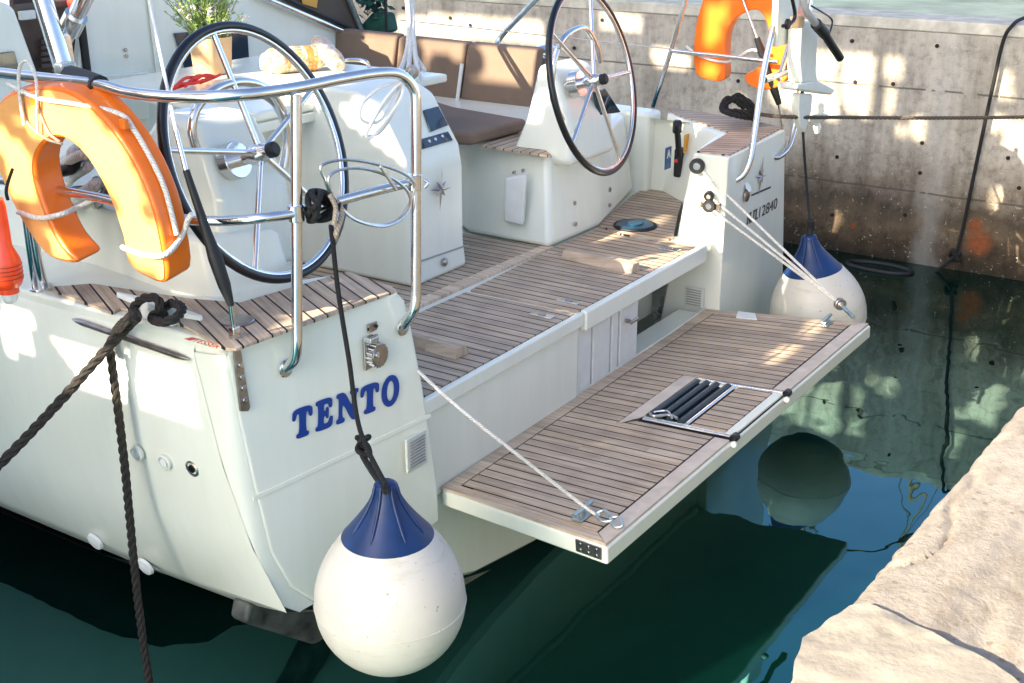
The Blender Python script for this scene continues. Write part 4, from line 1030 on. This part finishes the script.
# ------------------------------------------------------------------ fenders
def fender(c,r,label,rope,knots,lean=(0,0,1)):
    c=Vector(c); T=thing('ball_fender',label,'fender',c-Vector((0,0,r)),'ball fenders hanging at the stern')
    K=[(1,0),(.975,.25),(.90,.48),(.80,.68),(.69,.84),(.605,.96)]
    prof_=[(max(r*math.sin(math.pi/2*i/14),.002),-r*math.cos(math.pi/2*i/14)) for i in range(14)]
    kk=catmull([Vector((a_,0,b_)) for a_,b_ in K],5); prof_+=[(v.x*r,v.z*r) for v in kk]
    sh_=[]
    kk=catmull([Vector((a_,0,b_)) for a_,b_ in ((.605,.955),(.50,1.08),(.39,1.22),(.29,1.36),(.21,1.50),(.165,1.62),(.15,1.70),(.10,1.74))],4)
    cap_=[(v.x*r,v.z*r) for v in kk]; rr0=r*.6; h0=r*.5
    lathe('fender_ball',prof_+sh_,c,lean,'fender',T,48,caps=True)
    cp=lathe('fender_cap',[(a_*1.012,b_-.002) for a_,b_ in cap_],c,lean,'navy',T,40)
    top=c+Vector(lean)*(h0+r*1.20)
    # ribs on the cap
    vax=(CAM-c); vax.z=0; vax.normalize(); sxx=Vector((-vax.y,vax.x,0))
    for k in (-1.15,-.45,.45,1.15):
        d=(vax*math.cos(k)+sxx*math.sin(k)); L_=Vector(lean)
        tubes('cap_rib',[[c+L_*h+d*(w__+.001) for w__,h in cap_[4:26:3]]],[.002]+[.0065]*(len(cap_[4:26:3])-2)+[.004],'navy',cp,ns=8,raw=True)
    tubes('mould_seam',[[c+Vector((math.cos(t*math.pi/32)*r*1.0005,math.sin(t*math.pi/32)*r*1.0005,-.02*r)) for t in range(64)]],.0022,'fender',T,ns=6,raw=True,closed=True)
    rcyl('eyelet',top-Vector(lean)*r*.13+vax*(rr0*.15),vax,.017,.014,'white',T,16)
    return T,top,vax
T,top,vx=fender((-2.215,-.40,.375),.275,'big white ball fender with navy cap hanging below the boat name',None,None)
rp=[py((331,225),-.11),py((338,290),-.12),py((349,360),-.16),py((360,430),-.26),top+vx*.05+Vector((0,0,.02))]
tube('fender_rope',rp,.0095,'rope_black',T,ns=10,sm=12)
kn=py((363,445),-.28)
tube('rope_knot',[kn+Vector(v)*.028 for v in ((-1,0,.8),(0,-.9,1.4),(1,0,.6),(.4,.9,-.2),(-.8,.2,-.6),(0,-1,-1.2),(.9,0,-.5),(.2,.9,.7),(-.7,.3,1.2))],.0105,'rope_black',T,ns=8)
tube('rope_tail',[kn,kn+Vector((.0,0,-.05)),top+vx*.06],.012,'rope_black',T,ns=8)
tube('rope_tail',[kn+Vector((.01,0,.0)),kn+Vector((.02,-.02,-.06)),kn+Vector((.035,-.01,-.10))],.008,'rope_black',T,ns=8)
kc=py((320,207),-.09)
tube('rope_coil',[kc+Vector((.05*math.cos(t*.9)+.01*(t%3-1),.035*math.sin(t*1.7),.052*math.sin(t*.9))) for t in range(26)],.0115,'rope_black',T,ns=8,sm=6)
tube('rope_strand',[kc+Vector(v) for v in ((.05,-.03,.02),(.07,-.04,-.03),(.03,-.045,-.09),(.05,-.02,-.13))],.010,'rope_tan',T,ns=8)
tube('rope_strand',[kc+Vector(v) for v in ((.0,-.05,.05),(.02,-.055,0),(.01,-.05,-.06))],.009,'rope_tan',T,ns=8)
T2,top2,vx2=fender(Pd((818,312),7.9),.30,'white ball fender with blue cap hanging beyond the lowered platform corner',None,None,(Vector((0,0,1))-rt*.2).normalized())
hx=Py((803,70),-.05)
tube('fender_rope',[hx,Py((803,130),-.10),Py((807,190),-.2),top2+Vector((0,0,.08))],.009,'rope_black',T2,ns=8)
tube('rope_knot',[top2+Vector((0,0,.1)),top2+Vector((.02,0,.05)),top2+Vector((0,0,0))],.024,'rope_black',T2,ns=8)
# ------------------------------------------------------------------ lifebuoys
def offs(P,k): return P
X0=-2.50
outer=[(45,86),(75,93),(105,118),(132,155),(152,198),(163,240),(167,281),(148,279),(128,264),(122,235),(108,196),(88,160),(64,139),(46,143),(36,160),(37,182),(48,215),(62,243),(78,262),(62,262),(44,253),(22,222),(4,185),(-8,150),(-6,112),(10,92)]
pts=[]
for p in outer:
    pts.append(Px(p,X0))
LB=thing('lifebuoy','large orange horseshoe lifebuoy tied to the rail in the left foreground','lifebuoy',Px((90,282),X0),'orange horseshoe lifebuoys on the stern rails')
# smooth outline
def smooth3(P,n=4): return catmull(P,n,True)
sp=smooth3(pts,3)
body=prism('buoy_body',sp,(.115,0,.02),'orange',LB,bev=.018,seg=3)
# pale front panel as thin cover
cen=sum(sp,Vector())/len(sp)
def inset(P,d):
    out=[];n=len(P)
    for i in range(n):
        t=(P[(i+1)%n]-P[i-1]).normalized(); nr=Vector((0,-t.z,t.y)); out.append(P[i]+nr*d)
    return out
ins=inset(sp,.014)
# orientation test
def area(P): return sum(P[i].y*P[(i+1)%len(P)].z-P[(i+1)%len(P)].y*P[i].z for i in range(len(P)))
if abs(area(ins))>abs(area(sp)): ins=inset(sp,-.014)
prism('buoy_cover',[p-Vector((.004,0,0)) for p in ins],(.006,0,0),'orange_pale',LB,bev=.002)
def strap(P,r=.0085,mat='rope_white',nm_='buoy_line'): return tubes(nm_,[P],r,mat,LB,ns=8,sm=8)
rim=lambda p:Px(p,X0+.06)
def band_(p0,p1,w_=.035): pass
strap([Px(p,X0-.012) for p in ((8,84),(38,98),(75,104))]+[Px(p,X0)+Vector((.05,-.014,.008)) for p in ((105,118),(120,135),(132,155),(144,178),(152,198),(160,228),(163,240))],.009)
strap([Px(p,X0-.012) for p in ((18,212),(40,218),(62,214))]+[Px(p,X0+.08) for p in ((80,206),(100,197))],.010)
strap([Px(p,X0-.012) for p in ((122,247),(145,255),(166,254))]+[Px(p,X0+.08) for p in ((182,236),(188,220),(192,214))],.010)
tubes('buoy_line',[[Px(p,X0-.02) for p in ((38,132),(37,115),(36,80),(28,62),(20,66),(19,90),(24,125))]],.006,'rope_white',LB,ns=6)
tubes('buoy_strap',[[Px(p,X0-.010) for p in ((22,95),(26,120),(45,138),(62,144))],[Px(p,X0-.010) for p in ((36,100),(42,118),(50,134),(60,142))]],.005,'rope_tan',LB,ns=6)
for (p,x_) in (((35,100),X0-.01),((157,208),X0+.03),((124,124),X0+.02)):
    box('strap_loop',Px(p,x_),(.02,.03,.035),'orange',LB,bev=.004)
# starboard lifebuoy
X1=2.31
o2=[(712,-18),(700,8),(694,38),(695,72),(708,80),(724,80),(725,60),(726,36),(736,18),(752,10),(762,14),(769,32),(768,52),(757,68),(744,76),(750,86),(766,90),(782,84),(796,62),(800,30),(794,-2),(776,-24),(745,-32)]
LB2=thing('lifebuoy','orange horseshoe lifebuoy hanging from the far stern rail in front of the harbour wall','lifebuoy',Px((740,90),X1),'orange horseshoe lifebuoys on the stern rails')
sp2=smooth3([Px(p,X1) for p in o2],3)
prism('buoy_body',sp2,(.10,0,.01),'orange',LB2,bev=.018,seg=3)
tubes('buoy_line',[[Px(p,X1-.03) for p in ((686,46),(700,56),(725,62),(740,56),(752,50),(770,54))]],.009,'rope_white',LB2,ns=8)
# strobe light
SL=thing('rescue_light','fluorescent orange floating rescue light hanging at the left edge of the picture','rescue light',Px((9,300),-2.62))
zt=Px((8,200),-2.62); zb=Px((9,290),-2.62); hh=(zt.z-zb.z)
lathe('light_body',[(.012,hh),(.028,hh*.98),(.032,hh*.90),(.034,hh*.48),(.052,hh*.36),(.057,hh*.30),(.057,hh*.12),(.046,hh*.05),(.036,hh*.03),(.035,-.01)],Vector((zb.x,zb.y,zb.z)),(0,0,1),'red_orange',SL,32)
lathe('light_lens',[(.03,-.01),(.028,-.03),(.018,-.048),(.006,-.055)],zb,(0,0,1),'clear',SL,24)
tube('light_cord',[zt,zt+Vector((0,0,.04)),zt+Vector((.05,.02,.10))],.006,'rope_black',SL)
for i in range(4):
    tubes('light_band',[[Vector((zb.x+math.cos(t*math.pi/12)*.0578,zb.y+math.sin(t*math.pi/12)*.0578,zb.z+hh*(.15+i*.045))) for t in range(24)]],.0012,'matte_black',SL,ns=4,raw=True,closed=True)
# ------------------------------------------------------------------ coil of ropes seen through the lifebuoy
G='coiled lines behind the left lifebuoy'
hp_=thing('rope_heap','tangle of white and brown lines heaped behind the left lifebuoy','rope',Pz((90,200),1.6))
for k in range(16):
    cx0=70+random.uniform(-18,45); cy0=170+random.uniform(-22,34)
    P=[Px((cx0-18+12*i+random.uniform(-4,4),cy0+14-7*i+random.uniform(-6,6)),-2.15+random.uniform(-.05,.25)) for i in range(5)]
    tubes('line',[P],random.choice((.014,.018,.02,.024)),random.choice(('rope_white','rope_tan','rope_brown','black','rope_white','wire_cover')),hp_,ns=8)
# ------------------------------------------------------------------ mooring ropes
mr=thing('mooring_rope','dark mooring rope running from the white deck cleat out past the left edge','rope',clc)
k0=Pz((135,318),1.37)
strand('rope_run',[Pz((137,317),1.40),Px((128,326),-2.44),Px((95,362),-2.52),Px((50,412),-2.66),Px((0,464),-2.82),Px((-60,522),-3.05)],.0185,'rope_dark',mr,sm=10)
strand('rope_hitch',[Pz((137,317),1.41),Pz((134,308),1.38),Pz((142,299),1.42),Pz((156,298),1.43),Pz((160,308),1.40),Pz((152,318),1.36),Pz((162,322),1.40),Pz((176,318),1.42),Pz((182,308),1.42),Pz((172,303),1.40),Pz((163,310),1.38),Pz((166,322),1.34)],.0165,'rope_dark',mr,sm=10)
strand('rope_hitch',[Pz((137,312),1.38),Pz((124,322),1.37),Px((115,333),-2.42),Px((110,345),-2.43),Px((109,355),-2.43)],.0165,'rope_brown',mr)
p0=Px((110,352),-2.45); 
P=[p0]+[Vector((p0.x-.01*i/6,p0.y-.008*math.sin(i*1.1),p0.z-i*.25)) for i in range(1,10)]
strand('rope_tail',P,.0165,'rope_dark',mr)
# far side: black coil on stern and horizontal rope
fr=thing('mooring_rope','thin dark mooring rope stretched level in front of the harbour wall','rope',Pz((752,116),1.33))
strand('rope_run',[Pz((757,114),1.36),Py((790,117),-.12),Px((850,117.5),2.9),Px((930,118),3.3),Px((1024,117),3.8),Px((1200,112),4.6)],.0125,'rope_brown',fr,sm=8)
cc=Pz((735,112),1.40)
strand('rope_coil',[cc+Vector((.15*math.cos(t*1.15)+.004*t,.10*math.sin(t*1.15)-.01*(t%4),.045*math.sin(t*1.15)+.03*math.sin(t*2.3)+.01*(t%3))) for t in range(24)],.015,'rope_black',fr,sm=6)
wr=thing('hanging_wall_rope','black rope hanging from the wall top down to a knot at the waterline','rope',Px((945,270),5.3))
tube('rope_run',[Pz((1060,8),1.75),Pz((1024,18),1.73),Px((1012,26),5.34),Px((1003,42),5.33),Px((992,90),5.33),Px((975,170),5.33),Px((962,232),5.33),Px((955,256),5.32)],.015,'rope_black',wr,ns=10,sm=10)
kq=Px((955,256),5.32)
tube('rope_knot',[kq+Vector((-.03*math.sin(t),.05*math.cos(t*1.3),.045*math.sin(t*1.9))) for t in range(9)],.016,'rope_black',wr,ns=8)
tube('rope_tail',[kq,Px((948,262),5.3),Px((938,270),5.28),Px((933,274),5.26)],.015,'rope_black',wr,ns=8)
hr=Px((884,271),5.25)
hw=tube('drifting_hose_ring',[Vector((5.10+.12*math.cos(t*math.pi/8),hr.y+.28*math.sin(t*math.pi/8),WATER+.005)) for t in range(16)],.022,'matte_black',None,closed=True,sm=3)
tag(hw,'dark hose loop floating at the foot of the harbour wall','hose')
# ------------------------------------------------------------------ outboard motor on starboard rail
OM=thing('outboard_motor','white outboard motor clamped to the far stern rail with its propeller down','outboard motor',Py((805,130),-.18))
yo=-.20
def oy(p,dy=0): return Py(p,yo+dy)
prism('mount_board',[oy(p,.10) for p in ((779,-14),(800,-14),(797,42),(777,47))],(0,.04,0),'cream',OM,bev=.006)
prism('leg',[oy(p) for p in ((802,20),(819,20),(817,70),(819,84),(802,84),(800,60))],(0,.09,0),'cream',OM,bev=.02,seg=3)
prism('cavitation_plate',[oy(p) for p in ((798,84),(818,80),(836,90),(832,95),(812,92),(797,90))],(0,.13,0),'cream',OM,bev=.012)
prism('gearcase',[oy(p,.03) for p in ((800,93),(813,94),(812,108),(806,133),(801,124),(799,108))],(0,.05,0),'cream',OM,bev=.012,seg=3)
gh=oy((817,118),.04)
lathe('gearcase_torpedo',[(.01,-.10),(.028,-.06),(.034,0),(.028,.05),(.012,.10)],gh,(.9,-.3,0),'cream',OM,20)
for k in range(3):
    t=k*2.09+.4; d=Vector((.2*math.cos(t),.3*math.cos(t),math.sin(t))).normalized(); s=Vector((.9,-.3,0)).cross(d).normalized()
    prism('propeller_blade',[gh+d*.02-s*.012,gh+d*.06-s*.035,gh+d*.10-s*.02,gh+d*.105+s*.01,gh+d*.06+s*.03,gh+d*.02+s*.012],(.014,0,.004),'white',OM,bev=.003)
tubes('tiller',[[oy((800,-14),-.05),oy((806,10),-.08),oy((818,26),-.10)]],.022,'grey',OM,ns=12)
tubes('tiller_grip',[[oy((820,27),-.10),oy((840,58),-.12)]],.026,'matte_black',OM,ns=14,raw=True)
tubes('tiller_collar',[[oy((816,24),-.10),oy((825,34),-.10)]],.034,'matte_black',OM,ns=14,raw=True)
box('clamp_bracket',oy((797,22),-.02),(.10,.06,.07),'clay',OM,bev=.01)
tube('fuel_hose',[oy((790,-10),-.04),oy((795,15),-.05),oy((790,24),-.05),oy((783,26),-.05)],.011,'black',OM)
tube('shift_cable',[oy((810,5),-.03),oy((822,12),-.04),oy((832,20),-.04),oy((830,32),-.05)],.006,'black',OM)
rcyl('clamp_knob',oy((786,24),-.05),(0,-1,0),.03,.02,'matte_black',OM,16)
# ------------------------------------------------------------------ things on the table
zt_=ZT
pc_=Pz((213,73),zt_+.004)
FP=thing('flower_pot','tan square flower pot with pale lavender standing on the cockpit table','flower pot',pc_)
def sq(w_,z,r_=.25):
    out=[]
    for i in range(20):
        t=2*math.pi*i/20+math.pi/20; c_x=math.copysign(abs(math.cos(t))**.45,math.cos(t))*w_; c_y=math.copysign(abs(math.sin(t))**.45,math.sin(t))*w_
        out.append(pc_+Vector((c_x,c_y,z)))
    return out
V=[];Fq=[]
lv=[(.085,0),(.09,.01),(.104,.20),(.104,.21),(.094,.21),(.092,.17)]
for w_,z in lv: V+=sq(w_,z)
for k in range(len(lv)-1):
    for i in range(20): Fq.append([k*20+i,k*20+(i+1)%20,(k+1)*20+(i+1)%20,(k+1)*20+i])
Fq.append(list(range(20))[::-1])
mk('pot',V,Fq,'clay',FP,0,ang=50)
mk('soil',sq(.093,.172),[list(range(20))],'soil',FP,0)
V=[];Fq=[];V2=[];Fq2=[];V3=[];F3=[];U3=[]
for i in range(230):
    t=random.uniform(0,2*math.pi); rr=random.uniform(0,.07); b0=pc_+Vector((rr*math.cos(t),rr*math.sin(t),.17))
    lean=Vector((math.cos(t)*rr*1.7+random.uniform(-.06,.06),math.sin(t)*rr*1.7+random.uniform(-.06,.06),random.uniform(.14,.38)))
    e_1=b0+lean; mid_=b0+lean*.5+Vector((0,0,.02))
    sweep([b0,mid_,e_1],.0022,4,False,True,V3,F3,U3)
    for j in range(9):
        f_=random.uniform(.15,1); c_0=b0+lean*f_; d=Vector((random.uniform(-1,1),random.uniform(-1,1),random.uniform(.0,1.2))).normalized()*random.uniform(.018,.036); s=d.cross(Vector((random.uniform(-1,1),random.uniform(-1,1),.3))).normalized()*.005
        b=len(V); V+=[c_0,c_0+d*.5+s,c_0+d,c_0+d*.5-s]; Fq.append([b,b+1,b+2,b+3])
    if random.random()<.5:
        for j in range(10):
            c_0=e_1-lean*.12*random.random()+Vector((random.uniform(-.01,.01),random.uniform(-.01,.01),0)); d=Vector((random.uniform(-1,1),random.uniform(-1,1),random.uniform(-1,1))).normalized()*.008; s=d.orthogonal()*.7
            b=len(V2); V2+=[c_0-d,c_0+s,c_0+d,c_0-s]; Fq2.append([b,b+1,b+2,b+3])
mk('foliage',V,Fq,'leaf',FP,0); mk('flowers',V2,Fq2,'petal',FP,0); mk('stems',V3,F3,'leaf',FP,0)
# red pegs/cord bundle
rd=thing('red_cord','bright red cord bundle lying on the table in front of the flower pot','cord',Pz((195,85),zt_))
for k in range(7):
    a0=Pz((170+k*5,90-k*1.2),zt_+.02+.006*(k%2)); a1=Pz((195+k*4.2,80-k*.6+random.uniform(-2,2)),zt_+.025+.012*(k%3))
    tubes('cord_length',[[a0+Vector((0,0,.01*(k%3))),a0.lerp(a1,.5)+Vector((random.uniform(-.03,.03),0,.03*(k%2))),a1]],.009,'red',rd,ns=8)
# wrapped loaves
def loaf(p0,p1,z0,z1,r,mats,label):
    a_=Pz(p0,z0); b_=Pz(p1,z1); T_=thing('bread_bag',label,'bread bag',(a_+b_)/2-Vector((0,0,r)),'bread bags on the cockpit table')
    n=14
    def seg(t0,t1,m_,nm_,k=1.):
        P=[a_.lerp(b_,t0+(t1-t0)*i/n)+Vector((random.uniform(-.003,.003),0,random.uniform(-.003,.003))) for i in range(n+1)]
        rad=[r*k*(.55+.45*min(1,math.sin(math.pi*min(max(t0+(t1-t0)*i/n,.02),.98))*2.2))*(1+random.uniform(-.04,.04)) for i in range(n+1)]
        return tubes(nm_,[P],rad,m_,T_,ns=18,raw=True)
    seg(0,1,mats[0],'wrapper'); seg(.28,.80,mats[1],'printed_band',1.012)
    c_=a_.lerp(b_,.52); v_=(CAM-c_).normalized()
    rcyl('round_label',c_+v_*(r*1.0),v_,.022,.006,'ink',T_,20); rcyl('label_dot',c_+v_*(r*1.0+.005),v_,.009,.003,'white',T_,12,.001)
loaf((262,62),(326,57),zt_+.075,zt_+.075,.075,('bread_wrap','bread'),'orange and clear wrapped loaf lying flat on the table')
loaf((316,40),(340,66),zt_+.16,zt_+.06,.055,('bread_wrap','bread_wrap'),'rolled pale bread bag leaning upright at the forward end of the table')
# green bag hanging at starboard shrouds
gb=thing('storage_bag','dark green canvas bag hanging with leaves above the starboard guard rail','bag',Px((376,34),2.35))
prism('bag_body',[Px(p,2.35) for p in ((372,12),(384,14),(388,32),(378,35),(362,30),(361,24))],(.14,0,0),'deep_green',gb,bev=.02)
bar('bag_pole',Px((385,-10),2.36),Px((387,34),2.36),.012,'matte_black',gb)
V=[];Fq=[]
for i in range(90):
    c_=Px((372+random.gauss(0,6),3+random.gauss(0,6)),2.35)+Vector((random.uniform(-.05,.1),0,0)); d=Vector((random.uniform(-1,1),random.uniform(-1,1),random.uniform(-1,1))).normalized()*.04; s=d.orthogonal()*.5
    b=len(V); V+=[c_-d,c_+s,c_+d,c_-s]; Fq.append([b,b+1,b+2,b+3])
mk('leaves',V,Fq,M['deep_green'],gb,0)
# masts of boats beyond the wall (seen mirrored in the water)
for i,(x_,y_,h__) in enumerate(((22,6,13),(26,9.5,15),(20,3,11))):
    mm=thing('far_mast',('slim grey mast rising beyond the harbour wall, nearest','tall grey mast rising beyond the harbour wall, the furthest left','short grey mast rising beyond the harbour wall, the furthest right')[i],'mast',(x_,y_,1.69))
    bar('mast_tube',Vector((x_,y_,1.69)),Vector((x_,y_,h__)),.045,'canvas',mm); bar('spreader',Vector((x_,y_-.8,h__*.6)),Vector((x_,y_+.8,h__*.6)),.03,'canvas',mm)
    bar('shroud',Vector((x_,y_-.8,h__*.6)),Vector((x_,y_,h__)),.022,'matte_black',mm); bar('shroud',Vector((x_,y_-1.6,1.7)),Vector((x_,y_-.8,h__*.6)),.022,'matte_black',mm); bar('shroud',Vector((x_,y_+1.2,1.7)),Vector((x_,y_+.8,h__*.6)),.022,'matte_black',mm); bar('shroud',Vector((x_,y_+.8,h__*.6)),Vector((x_,y_,h__)),.022,'matte_black',mm)
# ------------------------------------------------------------------ sun, sky, added unseen screen whose holes shape the sun patches
SUN=Vector((-.86,.26,.44)).normalized()
lit=[]
def L(plane,v,*polys):
    for P in polys:
        lit.append([ {'x':Px,'y':Py,'z':Pz}[plane](p,v) for p in P])
L('x',5.4,[(842,48),(902,52),(898,80),(882,78),(884,54),(874,54),(868,117),(845,112),(838,80)],[(884,84),(897,82),(894,112),(880,116)],[(897,122),(903,122),(902,137),(896,137)],[(908,112),(925,112),(924,142),(909,138)],
  [(996,64),(1012,66),(1011,97),(995,96)],[(990,110),(1004,114),(999,134),(988,130)],[(1005,120),(1040,112),(1040,165),(1010,160),(999,150)],[(988,184),(1060,180),(1060,250),(1003,240),(990,215)],
  [(395,14),(430,12),(540,18),(545,44),(480,40),(395,34)],[(770,50),(836,46),(836,118),(800,112),(768,100)],[(600,10),(640,12),(640,30),(600,26)],[(650,45),(690,50),(688,70),(652,66)],[(735,92),(752,96),(742,104),(730,100)])
L('x',1.98,[(362,30),(400,33),(398,70),(360,60)],[(418,34),(464,40),(461,66),(440,50),(428,58),(424,70)],[(474,40),(542,44),(535,86),(468,76),(486,64)])
L('x',-.34,[(335,96),(400,100),(412,168),(388,150),(345,120)])
L('x',1.39,[(702,160),(712,190),(729,205),(732,325),(712,320),(704,280),(692,255),(680,248),(684,200)])
L('x',2.1,[(650,106),(700,118),(690,150),(682,150)],[(676,120),(690,122),(684,140)])
L('x',.88,[(530,92),(550,90),(542,120),(522,126)])
L('z',.8,[(690,247),(699,249),(655,273),(642,268)],[(655,217),(682,208),(656,236),(648,234)])
L('z',.38,[(812,317),(838,322),(812,338),(800,332)],[(788,336),(814,340),(778,368),(762,362),(775,350)])
L('x',-2.33,[(14,302),(48,308),(48,353),(19,358)],[(66,338),(210,366),(214,425),(150,410),(92,385)],[(226,352),(262,342),(262,350),(226,362)])
L('z',1.31,[(262,338),(300,302),(340,277),(395,291),(300,326)],[(58,290),(96,296),(120,312),(100,308)])
L('x',-2.5,[(45,86),(80,98),(110,125),(136,165),(150,205),(126,212),(106,185),(88,155),(60,138),(38,135),(10,120)],[(120,232),(140,240),(160,262),(163,280),(130,262)],[(40,225),(60,232),(70,256),(55,258)],[(-10,110),(30,150),(36,200),(10,195)])
L('z',1.72,[(240,72),(330,60),(372,66),(392,84),(380,96),(300,104),(270,90)],[(180,30),(235,0),(240,60),(232,78),(200,80)])
L('x',2.31,[(706,2),(728,-4),(722,30),(706,55),(702,30)],[(700,60),(716,56),(718,78),(700,78)])
L('y',-.1,[(776,30),(830,60),(850,100),(800,140),(790,100)])
GX=-8.5
def togobo(q): t=(GX-q.x)/SUN.x; v=q+SUN*t; return (v.y,v.z)
polys=[[togobo(q) for q in P] for P in lit]
bb=[(min(a_[0] for a_ in P),max(a_[0] for a_ in P),min(a_[1] for a_ in P),max(a_[1] for a_ in P)) for P in polys]
def inside(y,z):
    for P,(a0,a1,c0,c1) in zip(polys,bb):
        if y<a0 or y>a1 or z<c0 or z>c1: continue
        c=False; n=len(P); j=n-1
        for i in range(n):
            yi,zi=P[i];yj,zj=P[j]
            if (zi>z)!=(zj>z) and y<(yj-yi)*(z-zi)/(zj-zi)+yi: c=not c
            j=i
        if c: return True
    return False
cs=.04
gy0,gy1=1.15,13.; gz0,gz1=2.6,12.
print('gobo bounds',min(b[0] for b in bb),max(b[1] for b in bb),min(b[2] for b in bb),max(b[3] for b in bb))
ny=int((gy1-gy0)/cs); nz=int((gz1-gz0)/cs); V=[];Fq=[]
for k in range(nz):
    z=gz0+k*cs; run=None
    for i in range(ny+1):
        y=gy0+i*cs
        solid=i<ny and not inside(y+cs/2,z+cs/2)
        if solid and run is None: run=y
        if not solid and run is not None:
            b=len(V); x1_=GX-.06
            V+=[(GX,run,z),(GX,y,z),(GX,y,z+cs),(GX,run,z+cs),(x1_,run,z),(x1_,y,z),(x1_,y,z+cs),(x1_,run,z+cs)]
            Fq+=[[b,b+1,b+2,b+3],[b+7,b+6,b+5,b+4],[b,b+3,b+7,b+4],[b+1,b+5,b+6,b+2]]
            run=None
me=bpy.data.meshes.new('shade_screen_mesh'); me.from_pydata(V,[],Fq); me.update()
SH=thing('shade_screen','added unseen screen off to port, pierced to shape the sun patches','light screen',(GX,9,WATER))
put('pierced_screen',me,'screen_board',SH)  # added light blocker: solid cells shade the berth, holes pass the sun
box('screen_base',(GX-.03,(gy0+gy1)/2,(gz0+WATER)/2),(.08,gy1-gy0,gz0-WATER),'screen_board',SH,bev=0)
sun=bpy.data.lights.new('sun','SUN'); sun.energy=4.5; sun.angle=R(.35); sun.color=(1,.86,.66)
so=bpy.data.objects.new('sun',sun); link(so); so.rotation_euler=(-SUN).to_track_quat('-Z','Y').to_euler()
wd=bpy.data.worlds.new('World'); scene.world=wd; wd.use_nodes=True; nt=wd.node_tree
sk=N(nt,'ShaderNodeTexSky',sky_type='NISHITA'); sk.sun_disc=False; sk.sun_elevation=math.asin(SUN.z); sk.sun_rotation=math.atan2(SUN.x,SUN.y)
sk.air_density=.62; sk.dust_density=2.6; sk.ozone_density=.8
nt.links.new(sk.outputs[0],nt.nodes['Background'].inputs[0]); nt.nodes['Background'].inputs[1].default_value=.125
# ------------------------------------------------------------------ camera & output
cd=bpy.data.cameras.new('camera'); cam=bpy.data.objects.new('camera',cd); link(cam); scene.camera=cam
cam.location=CAM
look=fw*math.cos(TH)+Vector((0,0,-math.sin(TH))); cam.rotation_euler=look.to_track_quat('-Z','Y').to_euler()
cd.sensor_width=36; cd.lens=36*F/1024; cd.clip_end=2000; cd.clip_start=.05
scene.view_settings.view_transform='Standard'; scene.view_settings.look='None'; scene.view_settings.exposure=2.12; scene.view_settings.gamma=1
scene.render.resolution_x=1024; scene.render.resolution_y=683
